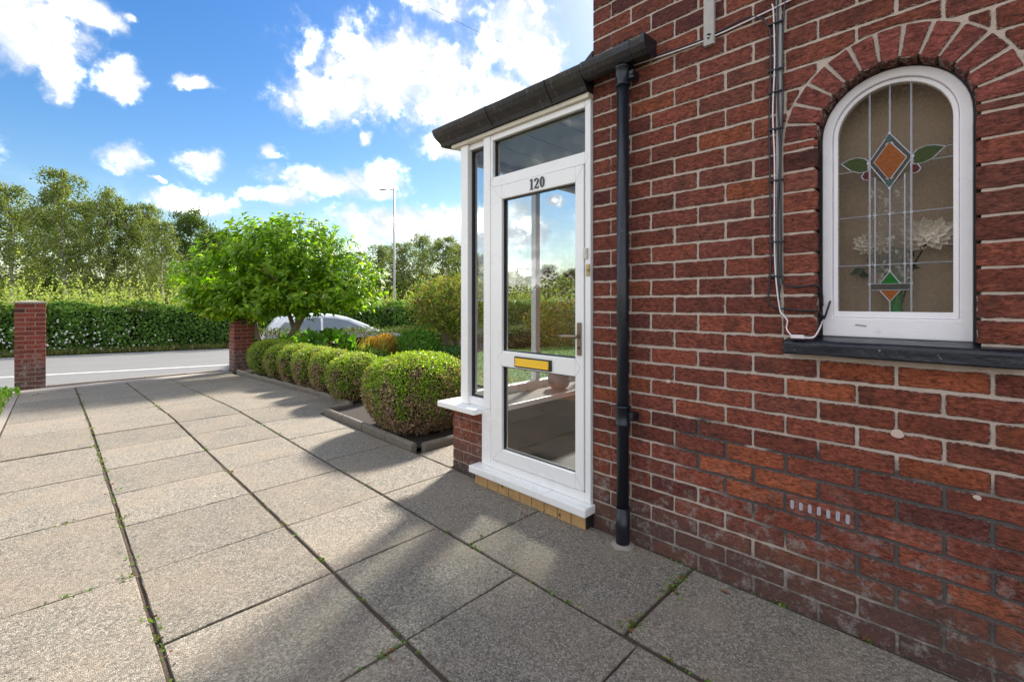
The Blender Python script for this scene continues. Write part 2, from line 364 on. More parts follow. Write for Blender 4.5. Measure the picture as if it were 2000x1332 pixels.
def lathe(prof, cx, cy, n=20, wav=None):
    V, F = [], []
    for j, (r, z) in enumerate(prof):
        for k in range(n):
            t = 2 * math.pi * k / n; rr = r * (1 + (wav[j] * math.cos(8 * t) if wav else 0)); V.append((cx + rr * math.cos(t), cy + rr * math.sin(t), z))
    for j in range(len(prof) - 1):
        for k in range(n): F.append((j * n + k, j * n + (k + 1) % n, (j + 1) * n + (k + 1) % n, (j + 1) * n + k))
    return V, F + [tuple(range(n - 1, -1, -1))]
def zs(x, y):
    y = np.asarray(y, float); s = y + .3 * np.asarray(x, float)
    z1 = -.16 * np.clip((y - 6) / 4.5, 0, 1); z2 = -.39 * np.clip((s - 11.3) / 2.7, 0, 1)
    return z1 + z2
def zf(x, y): return float(zs(x, y))

# leaves: templates in the xy plane, stem at the origin, tip along +y
T_quad = (np.array([(-.5, 0, 0), (.5, 0, 0), (.5, 1, 0), (-.5, 1, 0)]), [(0, 1, 2, 3)])
T_rhomb = (np.array([(0, 0, 0), (.33, .45, .05), (0, 1, -.05), (-.33, .45, .05)]), [(0, 1, 2, 3)])
T_leaf = (np.array([(0, 0, 0), (.20, .28, .06), (.25, .55, .07), (0, 1, -.10), (-.25, .55, .07), (-.20, .28, .06), (0, .28, 0), (0, .58, 0)]),
          [(0, 1, 6, 6), (1, 2, 7, 6), (2, 3, 7, 7), (7, 3, 4, 4), (7, 4, 5, 6), (5, 0, 6, 6)])
T_ltri = (T_leaf[0], [(0, 1, 6), (1, 2, 7), (1, 7, 6), (2, 3, 7), (7, 3, 4), (7, 4, 5), (7, 5, 6), (5, 0, 6)])
def unit(a): return a / np.maximum(np.linalg.norm(a, axis=1, keepdims=True), 1e-9)
def leaves(C, D, N, S, templ, cols, wid=1.0):
    """C centres, D tip directions, N normals, S lengths -> V,F,cols"""
    T, F = templ; D = unit(D); X = unit(np.cross(D, N)); Nn = np.cross(X, D)
    V = C[:, None, :] + S[:, None, None] * (T[None, :, 0:1] * wid * X[:, None, :] + T[None, :, 1:2] * D[:, None, :] + T[None, :, 2:3] * Nn[:, None, :])
    n, k = len(C), len(T); F = np.asarray(F); FF = (F[None] + (np.arange(n) * k)[:, None, None]).reshape(-1, F.shape[1])
    CC = np.repeat(np.concatenate([cols, np.ones((n, 1))], 1), k, axis=0)
    return V.reshape(-1, 3), FF, CC
def leafobj(name, parent, C, D, N, S, templ, cols, m, wid=1.0, off=True):
    V, F, CC = leaves(C, D, N, S, templ, cols, wid)
    if off and parent is not None: V = V - np.array(wl(parent))
    return link(name, npmesh(name, V, F, m, CC), parent)
def rdir(n): return unit(rng.normal(size=(n, 3)))
def palette(n, cs, jit=.18):
    cs = np.array(cs); i = rng.integers(0, len(cs), n); c = cs[i] * (1 + jit * rng.normal(size=(n, 1)))
    return np.clip(c, .004, 1)
def vnoise(P, s, seed=0):
    """cheap smooth noise 0..1"""
    r = np.random.default_rng(seed); out = np.zeros(len(P))
    for i in range(6):
        k = r.normal(size=3) * s * (1 + i * .6); out += np.sin(P @ k + r.uniform(0, 6.28)) / (1 + i * .4)
    return .5 + out / 6

# ---------------------------------------------------------------- ground
def grid(xs, ys, fz):
    V = [(x, y, fz(x, y)) for y in ys for x in xs]; nx = len(xs)
    return V, [(j * nx + i, j * nx + i + 1, (j + 1) * nx + i + 1, (j + 1) * nx + i) for j in range(len(ys) - 1) for i in range(nx - 1)]
xs = [-900, -300, -80] + list(np.arange(-24, 44.1, 1.0)) + [100, 300, 900]
ys = [-900, -200, -40] + list(np.arange(-10, 34.1, .5)) + [60, 120, 400, 900]
part_g = part('ground', grid(xs, ys, lambda x, y: zf(x, y) - .035), M_verge, None, True); tag(part_g, kind='structure')
# soil showing between the slabs
o = part('joint_soil', grid(list(np.linspace(-.37, 2.10, 6)), list(np.linspace(-1.6, 10.1, 48)), lambda x, y: zf(x, y) - .009), M_joint, None); tag(o, kind='structure')

drive = thing('paved_drive', 'exposed aggregate concrete slab paving of the front drive beside the brick house', 'paving', (0, 0, 0)); drive['kind'] = 'structure'
del drive['category']
slab_cache = {}
def slab(x0, x1, y0, y1, gap=.007, dz=0.0):
    w_, d_ = round(x1 - x0 - gap, 3), round(y1 - y0 - gap, 3); key = (w_, d_)
    if key not in slab_cache:
        b = .0035; hw, hd = w_ / 2, d_ / 2; V = []; ring = []
        def ringpts(ins, z, jit):
            pts = []
            for (ax, ay, bx, by) in ((-1, -1, 1, -1), (1, -1, 1, 1), (1, 1, -1, 1), (-1, 1, -1, -1)):
                for q in range(6):
                    t = q / 6; x = (ax + (bx - ax) * t) * (hw - ins); y = (ay + (by - ay) * t) * (hd - ins)
                    pts.append((x + rnd.uniform(-jit, jit), y + rnd.uniform(-jit, jit), z))
            return pts
        V = ringpts(b, 0, .0015) + ringpts(0, -b * .8, .002) + ringpts(0, -.045, 0); n = 24
        F = [tuple(range(n))]
        for L in (0, 1):
            for i in range(n): F.append((L * n + (i + 1) % n, L * n + i, (L + 1) * n + i, (L + 1) * n + (i + 1) % n))
        slab_cache[key] = mesh('slab', V, F, M_slab)
    cx, cy = (x0 + x1) / 2, (y0 + y1) / 2
    sl = math.atan2(zf(cx, y1) - zf(cx, y0), y1 - y0)
    return link('slab', slab_cache[key], drive, (cx, cy, zf(cx, cy) + dz + rnd.uniform(-.002, .002)), (sl + rnd.uniform(-.003, .003), rnd.uniform(-.003, .003), rnd.uniform(-.003, .003)))
LX = [-.335, .272, .903, 1.487, 2.085]
END = 10.12
def rowcuts(start, pitch, first): 
    r = list(first); y = r[-1]
    while y + pitch < END - .15: y += pitch; r.append(y)
    return r + [END]
cols_ = [rowcuts(0, .885, [-1.0, -.04, .845, 1.76, 2.652, 3.538, 4.38]),
         rowcuts(0, .615, [-1.02, -.4, .21, .825, 1.437, 2.043, 2.653, 3.268, 3.846]),
         rowcuts(0, .615, [-1.0, -.39, .225, .838, 1.446, 2.043, 2.646, 3.268, 3.846]),
         rowcuts(0, .74, [-1.76, -.88, 0.01, .90, 1.79, 2.65, 3.53, 4.30, 5.06])]
gaps = [.011, .010, .008]
for ci, rows in enumerate(cols_):
    for a, b in zip(rows, rows[1:]):
        x0 = LX[ci] + (gaps[ci - 1] / 2 if ci else 0); x1 = LX[ci + 1] - (gaps[ci] / 2 if ci < 3 else 0)
        if ci == 3 and a > 3.0: x1 = 2.08 if b < 5.1 else 2.455
        slab(x0, x1, a, b, .024 if (ci == 3 and abs(b - .9) < .02) else .009)
slab(2.092, 2.62, 2.73, 3.14); slab(2.63, 3.3, 2.76, 3.14); slab(2.07, 2.42, 5.12, 6.0)
# mortar fillet where paving meets wall
# weeds in the joints
def weeds():
    n = 900; C = []; 
    def line(x0, y0, x1, y1, k, spread=.012, clump=7):
        for _ in range(k):
            t = rnd.random(); cx, cy = x0 + (x1 - x0) * t, y0 + (y1 - y0) * t
            s = rnd.choice((.4, .6, 1.0, 1.5))
            for _ in range(clump): C.append((cx + rnd.gauss(0, spread * s), cy + rnd.gauss(0, spread * 1.6 * s), s))
    line(LX[1], 1.0, LX[1], 9.5, 75); line(LX[2], .9, LX[2], 9.5, 38, .008, 6); line(LX[3], -.2, LX[3], 8, 40, .007, 6)
    line(-.3, 1.76, .26, 1.76, 26, .01); line(.27, 1.437, .9, 1.437, 16, .008); line(1.49, .9, 2.05, .9, 26, .012)
    line(1.49, 1.79, 2.08, 1.79, 6, .006); line(-.3, 2.65, .27, 2.65, 8, .01); line(-.33, 3.5, .2, 3.55, 6); line(2.08, -.2, 2.08, 1.4, 14, .006, 4)
    line(1.2, 6.0, 1.6, 9.6, 6, .03, 9); line(-.3, 9.5, .2, 9.9, 6, .03, 9)
    C = np.array(C); P = np.stack([C[:, 0], C[:, 1], zs(C[:, 0], C[:, 1]) + rng.uniform(-.006, .006, len(C))], 1)
    D = rdir(len(P)); D[:, 2] = np.abs(D[:, 2]) * .8 + .15; N = rdir(len(P)) + np.array([0, 0, 1.2])
    cc = palette(len(P), [(.10, .20, .025), (.16, .27, .03), (.07, .14, .03), (.22, .07, .04), (.13, .22, .03)], .25)
    o = leafobj('joint_weeds', None, P, D, N, rng.uniform(.006, .014, len(P)) * (C[:, 2] * .5 + .6), T_rhomb, cc, M_leaf, 1.6)
    tag(o, 'small green and reddish weeds rooted in the paving joints', 'weeds', kind='stuff')
weeds()
def litter():
    P = np.stack([rng.uniform(-.3, 2.05, 260), rng.uniform(.3, 9.5, 260)], 1)
    q = rng.random(260) < .7
    P[q, 0] = np.array(LX)[rng.integers(1, 4, q.sum())] + rng.normal(0, .035, q.sum())
    P = np.concatenate([P, zs(P[:, :1], P[:, 1:]) + .003], 1)
    D = rdir(260); D[:, 2] *= .1; N = rdir(260) * .4 + np.array([0, 0, 1])
    cc = palette(260, [(.30, .15, .08), (.22, .08, .05), (.45, .38, .30), (.05, .04, .03)], .2)
    tag(leafobj('leaf_litter', None, P, D, N, rng.uniform(.004, .013, 260), T_rhomb, cc, M_leaf, 1.3), 'tiny dry leaf scraps and grit scattered over the slabs', 'leaf litter', kind='stuff')
litter()
fl = thing('fallen_leaf', 'single curled orange brown leaf lying at the foot of the house wall', 'leaf', (2.0, .72, .004))
V, F, _ = leaves(np.array([(2.0, .70, .006)]), np.array([(.1, 1, .1)]), np.array([(.3, 0, 1)]), np.array([.05]), T_ltri, np.array([(.3, .13, .05)]))
part('blade', ([tuple(v) for v in V], [tuple(f) for f in F]), M_deadleaf, fl)

# ---------------------------------------------------------------- road
def road_sheet(name, s0, s1, m, lift, x0=-60, x1=90, q=.3):
    X = list(np.arange(x0, x1 + .1, 2.0)); L = np.linspace(s0, s1, max(2, int((s1 - s0) / .5) + 2))
    V = [(x, s - q * x, zf(x, s - q * x) + lift) for s in L for x in X]; nx = len(X)
    F = [(j * nx + i, j * nx + i + 1, (j + 1) * nx + i + 1, (j + 1) * nx + i) for j in range(len(L) - 1) for i in range(nx - 1)]
    o = part(name, (V, F), m, None, True); tag(o, kind='structure'); return o
# concrete crossover and kerb in front of the drive
xo = np.linspace(-6, 16, 45)
def kerb_y(x): return 10.60 - .02 * x
V, F = [], []
for x in xo:
    for (dy, dz) in ((-.50, .004), (0, .0)): V.append((x, 10.62 + dy, zf(x, 10.62 + dy) + dz - .002))
for i in range(len(xo) - 1): F.append((i * 2, i * 2 + 2, i * 2 + 3, i * 2 + 1))
tag(part('crossover', (V, F), M_concrete, None, True), kind='structure')
V, F = [], []
for x in xo:
    for y in np.linspace(10.62, 16.0 - .3 * x if False else 17.2 - .3 * x, 16): V.append((x, y, zf(x, y) + .002))
for i in range(len(xo) - 1):
    for j in range(15): F.append((i * 16 + j, (i + 1) * 16 + j, (i + 1) * 16 + j + 1, i * 16 + j + 1))
road_sheet('road', 14.0, 21.35, M_asphalt, .006)
tag(part('road_margin', (V, F), M_asphalt, None, True), kind='structure')
road_sheet('edge_line', 15.75, 15.87, M_paint, .012); road_sheet('far_edge_line', 20.92, 21.06, M_paint, .012)
gravel = thing('kerb_run', 'low dropped concrete kerb stones between the drive and the road', 'kerb', (0, 10.6, 0)); del gravel['category']; gravel['kind'] = 'structure'
for i in range(14):
    x = -1.9 + i * .62
    part('kerb_stone', box(x, x + .605, 10.63, 10.75, zf(x, 10.7) - .1, zf(x + .3, 10.69) + .022), M_concrete, gravel, bev=.006)

# ---------------------------------------------------------------- bricks
WX = 2.09           # face of the side wall
P_Z, P_Y, ZB = .0821, .2335, .0208
WC, WR, WS = .197, .216, 1.86      # window centre (y), opening radius, springing height
def bcol(y, z):
    r = rnd.random()
    if r < .46: c = (.275, .082, .050)
    elif r < .74: c = (.225, .070, .048)
    elif r < (.90 if z < 1.3 else .80): c = (.35, .105, .050)
    elif r < (.94 if z < 1.3 else .88): c = (.15, .050, .042)
    else: c = (.245, .085, .058)
    k = 1.0
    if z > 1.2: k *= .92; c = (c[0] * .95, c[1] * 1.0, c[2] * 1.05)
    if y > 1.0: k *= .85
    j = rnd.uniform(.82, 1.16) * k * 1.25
    return (c[0] * j, c[1] * j, c[2] * j, 1)
def ragged(poly, step=.024, jit=.0020, r=.004):
    out = []; n = len(poly)
    for i in range(n):
        a, b = Vector(poly[i]), Vector(poly[(i + 1) % n]); L = (b - a).length; k = max(1, min(8, int(L / step)))
        d = (b - a) / max(L, 1e-6)
        for j in range(k):
            p = a + (b - a) * (j / k)
            if j == 0:
                out.append((p + d * r).to_tuple()) 
            else: out.append((p.x + rnd.uniform(-jit, jit), p.y + rnd.uniform(-jit, jit)))
        out.append((b - d * r).to_tuple())
    return out
def brick_vf(poly, xf, depth, radial=False):
    """front face at xf facing -x; an inner ring carries the worn margin"""
    pr = ragged(poly, .05, .0008, .003) if radial else ragged(poly); n = len(pr); c = Vector((sum(p[0] for p in pr) / n, sum(p[1] for p in pr) / n))
    b = .0025; V = []
    for w_, x_ in ((.009, 0), (b, .0), (0, b), (0, depth)):
        for (y, z) in pr:
            if radial:
                d_ = c - Vector((y, z)); d_ = d_ / max(d_.length, 1e-6) * w_; V.append((xf + x_, y + d_.x, z + d_.y)); continue
            sy = max(-w_, min(w_, (c.x - y))); sz = max(-w_, min(w_, (c.y - z)))
            V.append((xf + x_ + (rnd.uniform(-.0006, .0006) if x_ == 0 else 0), y + (sy if abs(c.x - y) > w_ else 0), z + (sz if abs(c.y - z) > w_ else 0)))
    F = [tuple(range(n))]
    for L in (0, 1, 2):
        for i in range(n): F.append((L * n + (i + 1) % n, L * n + i, (L + 1) * n + i, (L + 1) * n + (i + 1) % n))
    return V, F
def edgecol(V):
    """1 at the rim of a brick face, 0 on its inner ring (brick_vf order)"""
    n = len(V) // 4; return [(0, 0, 0, 1)] * n + [(1, 1, 1, 1)] * (3 * n)
def rect(y0, y1, z0, z1): return [(y1, z0), (y0, z0), (y0, z1), (y1, z1)]
def arch_out(z, R_=.339):
    return math.sqrt(max(0, R_ * R_ - (z - WS) ** 2)) if WS < z < WS + R_ else (R_ if z <= WS else 0)

house = thing('brick_house', 'red brick house wall with an arched leaded window filling the right side', 'house', (WX, 1.454, 0))
J = .0050
def ZJ(i):
    return .924 + (i - 11) * (P_Z if i > 11 else .0778)
rects = []
NROW = 62
for i in range(-2, NROW):
    z0, z1 = ZJ(i) + J, ZJ(i + 1) - J; zm = (z0 + z1) / 2
    y = 1.452 if i % 2 == 0 else 1.452 - .1075 - J
    if i % 2: rects.append((1.452 - .1075, 1.452, z0, z1, i))
    edge = y
    while edge > -3.4:
        rects.append((edge - P_Y + 2 * J, edge, z0, z1, i)); edge -= P_Y
polys = []
for (a, b, z0, z1, i) in rects:
    a0, b0 = a + rnd.uniform(-.002, .002), b + rnd.uniform(-.002, .002)
    if b > 1.44: b0 = b
    if z0 > 1.0 and z0 < WS + .345 and b > WC - .34 and a < WC + .34:
        if i == 12:      # the sill course
            if b0 > .53: a0 = max(a0, .528)
            elif a0 < -.14: b0 = min(b0, -.136)
            else: continue
            if b0 - a0 > .03: polys.append((rect(a0, b0, z0, z1), i))
            continue
        Ro = .339; N_ = max(3, int((b0 - a0) / .006)); run = []
        def flush():
            if len(run) >= 4:
                lo = run[::2] + ([run[-1]] if len(run) % 2 == 0 else [])
                P = [(y_, z_) for y_, z_ in lo[::-1]] + [(run[0][0], z1), (run[-1][0], z1)]
                if abs(max(z_ for y_, z_ in lo) - min(z_ for y_, z_ in lo)) < .001: P = rect(run[0][0], run[-1][0], z0, z1)
                polys.append((P, i))
            run.clear()
        for q in range(N_ + 1):
            y_ = a0 + (b0 - a0) * q / N_; dy_ = abs(y_ - WC)
            lb = z0 if dy_ >= Ro else max(z0, WS + math.sqrt(Ro * Ro - dy_ * dy_)) 
            if lb < z1 - .012: run.append((y_, lb))
            else: flush()
        flush()
    else: polys.append((rect(a0, b0, z0, z1), i))
# jamb headers either side of the opening
jr = [i for i in range(13, 23)]
jam = []
for i in jr:
    z0, z1 = ZJ(i) + J, min(ZJ(i + 1) - J, WS + .02)
    if z1 - z0 < .03: continue
    if i == jr[-1]: z1 = min(z1, WS - .004)
    jam.append((rect(WC + WR, WC + .332, z0, z1), i)); jam.append((rect(WC - .332, WC - WR, z0, z1), i))
airb = []
side_wall = None
# core wall of mortar with the arched opening
def core():
    r = WR + .012; N = 20; x0, x1 = WX + .005, WX + .28
    ya, yb, za, zt = -3.45, 1.449, -.25, 5.12
    arc = [(WC + r * math.cos(t), WS + r * math.sin(t)) for t in np.linspace(0, math.pi, N + 1)]   # from +y to -y
    zb = 1.02
    hole = [(WC - r, zb), (WC + r, zb)] + arc
    V, F = [], []
    def add(P):
        o = len(V); V.extend([(x0, y, z) for y, z in P]); F.append(tuple(range(o, o + len(P))))
    add([(yb, za), (ya, za), (ya, zb), (yb, zb)])
    add([(yb, zb), (WC + r, zb), (WC + r, WS), (yb, WS)])
    add([(WC - r, zb), (ya, zb), (ya, WS), (WC - r, WS)])
    zt2 = WS + r + .1
    add([(yb, WS), (WC + r, WS), (WC + r, zt2), (yb, zt2)]); add([(WC - r, WS), (ya, WS), (ya, zt2), (WC - r, zt2)])
    add([(yb, zt2), (ya, zt2), (ya, zt), (yb, zt)])
    for a, b in zip(arc, arc[1:]): add([(a[0], a[1]), (b[0], b[1]), (b[0], zt2), (a[0], zt2)])
    # reveal
    loop = [(WC + r, zb)] + arc + [(WC - r, zb)]
    for a, b in zip(loop, loop[1:]):
        o = len(V); V.extend([(x0, a[0], a[1]), (x1, a[0], a[1]), (x1, b[0], b[1]), (x0, b[0], b[1])]); F.append((o, o + 1, o + 2, o + 3))
    return V, F
side_wall = part('side_wall', core(), M_mortar, house)
off = wl(side_wall)
variants = {}
def vis(yc, zc): return yc > -.42 and -.02 < zc < 3.05
joinedV, joinedF, joinedC = [], [], []
nparts = 0
std_w = P_Y - 2 * J
for (P, i) in polys + jam:
    ys_ = [p[0] for p in P]; zz_ = [p[1] for p in P]; yc, zc = (min(ys_) + max(ys_)) / 2, (min(zz_) + max(zz_)) / 2
    if i == 4 and abs(yc - .41) < .08 and max(ys_) - min(ys_) > .2:
        airb.append((min(ys_), max(ys_), min(zz_), max(zz_))); continue
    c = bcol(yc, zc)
    if vis(yc, zc) and nparts < 300:
        wdt = max(ys_) - min(ys_); nparts += 1
        reg = len(P) == 4 and abs(wdt - std_w) < .006 and P[0][0] == P[3][0] and P[1][0] == P[2][0]
        if reg:
            key_ = i > 11; k = (rnd.randrange(10), key_)
            if k not in variants:
                hz = (P_Z / 2 if key_ else .0389) - J; V, F = brick_vf(rect(-std_w / 2, std_w / 2, -hz, hz), 0, .03); variants[k] = mesh('brick', V, F, M_brick, cols=edgecol(V))
            o = link('brick', variants[k], side_wall, (WX + rnd.uniform(-.0015, .0015) - off.x, yc - off.y, zc - off.z), (rnd.uniform(-.004, .004), 0, 0))
        else:
            vf_ = brick_vf(P, WX + rnd.uniform(-.0015, .0015), .03); o = part('brick', vf_, M_brick, side_wall, cols=edgecol(vf_[0]))
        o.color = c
    else:
        V, F = brick_vf(P, WX, .02); b0 = len(joinedV); joinedV += V; joinedF += [tuple(q + b0 for q in f) for f in F]; joinedC += [c] * len(V)
# arch voussoirs
NV = 13
for k in range(NV):
    t0, t1 = math.pi * (k + .06) / NV, math.pi * (k + .94) / NV
    ri, ro = WR, WR + .113; g = .0032
    tm = (t0 + t1) / 2; hw_i = ri * (t1 - t0) / 2 - g * .2; hw_o = ro * (t1 - t0) / 2 * .94
    d = Vector((math.cos(tm), math.sin(tm))); n_ = Vector((-d.y, d.x)); c0 = Vector((WC, WS))
    P = [c0 + d * ri - n_ * hw_i, c0 + d * ri + n_ * hw_i, c0 + d * ro + n_ * hw_o, c0 + d * ro - n_ * hw_o]
    V, F = brick_vf([tuple(p) for p in P], WX + rnd.uniform(-.002, .001), .12, True)
    F = [f[::-1] for f in F]
    o = part('brick', (V, F), M_brick, side_wall, cols=edgecol(V)); r = rnd.uniform(.8, 1.15); o.color = (.33 * r, .10 * r, .08 * r, 1)
# reveal bricks on the jambs (darker than the wall face)
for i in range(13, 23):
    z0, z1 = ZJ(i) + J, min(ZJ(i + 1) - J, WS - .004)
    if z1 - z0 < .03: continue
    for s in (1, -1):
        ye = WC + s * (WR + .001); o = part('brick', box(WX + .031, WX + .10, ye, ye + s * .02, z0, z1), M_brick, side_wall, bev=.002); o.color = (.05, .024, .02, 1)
# the air brick with its filled slots
for (y0, y1, z0, z1) in airb:
    ab = part('air_brick', brick_vf(rect(y0, y1, z0, z1), WX - .001, .03), M_brick, side_wall); ab.color = (.36, .12, .085, 1)
    ab['label'] = 'pierced brick whose slots are plugged with grey filler'
    L = []
    for k in range(7):
        yy = y0 + .022 + (y1 - y0 - .044) * k / 6; hh = rnd.uniform(.015, .019); zc = (z0 + z1) / 2 + rnd.uniform(-.002, .002)
        P = [(yy + .0068 * math.cos(t), zc + (hh - .007) * (1 if math.sin(t) > 0 else -1) + .007 * math.sin(t) + rnd.uniform(-.001, .001)) for t in np.linspace(0, 2 * math.pi, 13)[:-1]]
        L.append(extrude_x(P[::-1], WX - .0022, WX + .004))
    s_ = part('filler', join(*L), M_sealant, side_wall)
# front wall, back parts, upper bricks (joined)
def fbrick(xa, xb, z0, z1, yf):
    c = bcol(0, z0); V = [(xa, yf, z0), (xb, yf, z0), (xb, yf, z1), (xa, yf, z1), (xa, yf - .02, z0), (xb, yf - .02, z0), (xb, yf - .02, z1), (xa, yf - .02, z1)]
    F = [(1, 0, 3, 2), (0, 1, 5, 4), (1, 2, 6, 5), (2, 3, 7, 6), (3, 0, 4, 7)]
    b0 = len(joinedV); joinedV.extend(V); joinedF.extend([tuple(q + b0 for q in f) for f in F]); joinedC.extend([c] * 8)
for i in range(0, NROW):
    z0, z1 = ZJ(i) + J, ZJ(i + 1) - J
    x = WX + (.1075 + J if i % 2 == 0 else 0)
    if i % 2 == 0: fbrick(WX + .004, WX + .1075 - J, z0, z1, 1.4545)
    else: pass
    while x < 9.8: fbrick(x + (J if x > WX + .01 else .004), x + P_Y - J, z0, z1, 1.4545); x += P_Y
me_ = part('bricks_beyond', (joinedV, joinedF), M_brickv, side_wall, cols=joinedC); me_['kind'] = 'stuff'
part('front_wall', box(WX + .006, 9.9, 1.20, 1.449, -.25, 5.12), M_mortar, house)
part('rear_wall', box(WX + .006, 9.9, -3.44, -3.2, -.25, 5.12), M_mortar, house)
part('far_wall', box(9.65, 9.9, -3.19, 1.19, -.25, 5.12), M_mortar, house)
part('roof', ([(1.75, -3.8, 5.12), (10.2, -3.8, 5.12), (10.2, 1.8, 5.12), (1.75, 1.8, 5.12), (4.2, -1.0, 6.9), (7.8, -1.0, 6.9)],
              [(0, 3, 2, 1), (0, 1, 5, 4), (1, 2, 5), (2, 3, 4, 5), (3, 0, 4)]), M_tilesroof, house)
part('glass_backing', box(WX + .190, WX + .194, -.10, .50, 1.03, 2.2), simple('tan_backing', (.52, .43, .33), .9, var=.12, vscale=5), house)  # added panel behind the panes, catches light to give them a brown tone
part('room_box', join(box(WX + .9, WX + .92, -.9, 1.1, .6, 2.5), box(WX + .3, WX + .9, 1.08, 1.1, .6, 2.5), box(WX + .3, WX + .9, -.9, -.88, .6, 2.5), box(WX + .3, WX + .9, -.88, 1.08, .6, .62), box(WX + .3, WX + .9, -.88, 1.08, 2.48, 2.5)), M_room, house)

# arched window -------------------------------------------------
win = link('window', None, house, (0, WC - 1.454, 1.09))
XR = WX + .062          # front of the timber frame
def arch_poly(r, zb, n=24, c=WC):
    return [(c + r, zb)] + [(c + r * math.cos(t), WS + r * math.sin(t)) for t in np.linspace(0, math.pi, n + 1)] + [(c - r, zb)]
def ring_prism(Po, Pi, x0, x1):
    n = len(Po); V = [(x0, *p) for p in Po] + [(x0, *p) for p in Pi] + [(x1, *p) for p in Po] + [(x1, *p) for p in Pi]; F = []
    for i in range(n):
        j = (i + 1) % n; F += [(i, j, n + j, n + i)[::-1], (2 * n + i, 2 * n + j, 3 * n + j, 3 * n + i), (i, j, 2 * n + j, 2 * n + i), (n + i, n + j, 3 * n + j, 3 * n + i)[::-1]]
    return V, F
def arch_s(r, zb, spring=None, n=24): 
    return arch_poly(r, zb, n)
part('frame', ring_prism(arch_poly(.2105, 1.092), arch_poly(.178, 1.165), XR, XR + .05), M_wood_white, win, bev=.003)
part('frame_bead', ring_prism(arch_poly(.1775, 1.1655), arch_poly(.162, 1.189), XR + .013, XR + .045), M_wood_white, win, bev=.003)
part('mastic', ring_prism(arch_poly(WR + .008, 1.088), arch_poly(.211, 1.0915), XR + .006, XR + .03), M_gasket, win)
part('bottom_rail_scar', extrude_x([(.305, 1.135), (.27, 1.131), (.268, 1.138), (.30, 1.142)], XR - .0006, XR), M_seam, win)
GX = XR + .024
# glass pieces and cames
ZG0, ZG1 = 1.189, WS + .1615
vL, vM, vR = .262, .203, .143
cam_pts = []
def came(p, q, wd=.0042, nm='lead_came'):
    p, q = Vector(p), Vector(q); return tube([(GX - .001, *p), (GX - .001, *q)], wd / 2 * 1.25, 6)
def archz(y): return WS + math.sqrt(max(0, .162 ** 2 - (y - WC) ** 2))
part('pane', ([(GX, y, z) for y, z in arch_poly(.163, ZG0)], [tuple(range(27))]), M_obscure, win)
def flat(name, P, m, lift=.0012):
    part(name, ([(GX - lift, y, z) for y, z in P], [tuple(range(len(P)))]), m, win)
hexL = [(vL, 1.725), (vM, 1.655), (vR, 1.725), (vR, 1.292), (vL, 1.292)]
flat('cellular_pane', [(vL, 1.70), (vL, 1.293), (vR, 1.293), (vR, 1.70), (vM, 1.645)], M_hexglass)
dT, dL, dR, dB = (.204, 1.845), (.266, 1.747), (.139, 1.747), (.204, 1.643)
flat('reeded_pane', [dT, dL, dB, dR], M_reeded, .0022)
flat('amber_pane', [(.204, 1.815), (.249, 1.747), (.204, 1.673), (.156, 1.747)], M_amber, .0032)
flat('teal_pane', [(.204, 1.845), (.217, 1.826), (.204, 1.808), (.191, 1.826)], M_teal, .0036)
flat('teal_pane', [(.204, 1.680), (.217, 1.662), (.204, 1.643), (.191, 1.662)], M_teal, .0036)
leafL = [(.266, 1.755), (.278, 1.768), (.30, 1.776), (.325, 1.773), (.350, 1.762), (.337, 1.748), (.318, 1.728), (.292, 1.716), (.266, 1.718)]
leafR = [(2 * .2025 - y, z) for y, z in leafL]
flat('green_pane', leafL, M_greeng, .0024); flat('green_pane', leafR[::-1], M_greeng, .0024)
rubL = [(.262, 1.722), (.278, 1.716), (.287, 1.700), (.280, 1.688), (.262, 1.684)]
flat('ruby_pane', rubL, M_redg, .0024); flat('ruby_pane', [(2 * .2025 - y, z) for y, z in rubL][::-1], M_redg, .0024)
flat('reeded_pane', [(vL, 1.290), (vL, 1.270), (vR, 1.270), (vR, 1.290)], M_reeded, .0022)
flat('emerald_pane', [(vM, 1.338), (.232, 1.293), (.174, 1.293)], M_emer, .003)
flat('amber_pane', [(.232, 1.268), (vM, 1.226), (.174, 1.268)], M_amber, .003)
def pl(P, wd=.0042): return [came(a, b, wd) for a, b in zip(P, P[1:])]
L = []
for y in (vL, vR): L += pl([(y, ZG0), (y, archz(y))], .0052)
L += pl([(vM, dT[1]), (vM, archz(vM))], .0052) + pl([(vM, dB[1]), (vM, 1.338)]) + pl([(vM, 1.226), (vM, ZG0)])
L += pl([(.246, 1.293), (.246, 1.690)]) + pl([(.161, 1.293), (.161, 1.690)])
L += pl([(WC + .163, 1.548), (WC - .163, 1.548)], .0052) + pl([(WC + .163, 1.363), (WC - .163, 1.363)], .0052)
L += pl([dT, dL, dB, dR, dT], .0048) + pl([(.204, 1.815), (.249, 1.747), (.204, 1.673), (.156, 1.747), (.204, 1.815)])
L += pl([(.217, 1.826), (.191, 1.805)], .003) + pl([(.191, 1.826), (.217, 1.805)], .003) + pl([(.217, 1.662), (.191, 1.682)], .003) + pl([(.191, 1.662), (.217, 1.682)], .003)
L += pl(leafL + leafL[:1]) + pl(leafR + leafR[:1]) + pl(rubL) + pl([(2 * .2025 - y, z) for y, z in rubL])
L += pl([(.353, 1.762), (WC + .163, 1.764)]) + pl([(2 * .2025 - .353, 1.762), (WC - .163, 1.764)]) + pl([(.318, 1.724), (WC + .163, 1.724)]) + pl([(2 * .2025 - .318, 1.724), (WC - .163, 1.724)])
L += pl([(vL, 1.292), (vR, 1.292)]) + pl([(vL, 1.269), (vR, 1.269)]) + pl([(vM, 1.338), (.232, 1.293)]) + pl([(vM, 1.338), (.174, 1.293)]) + pl([(.232, 1.268), (vM, 1.226), (.174, 1.268)])
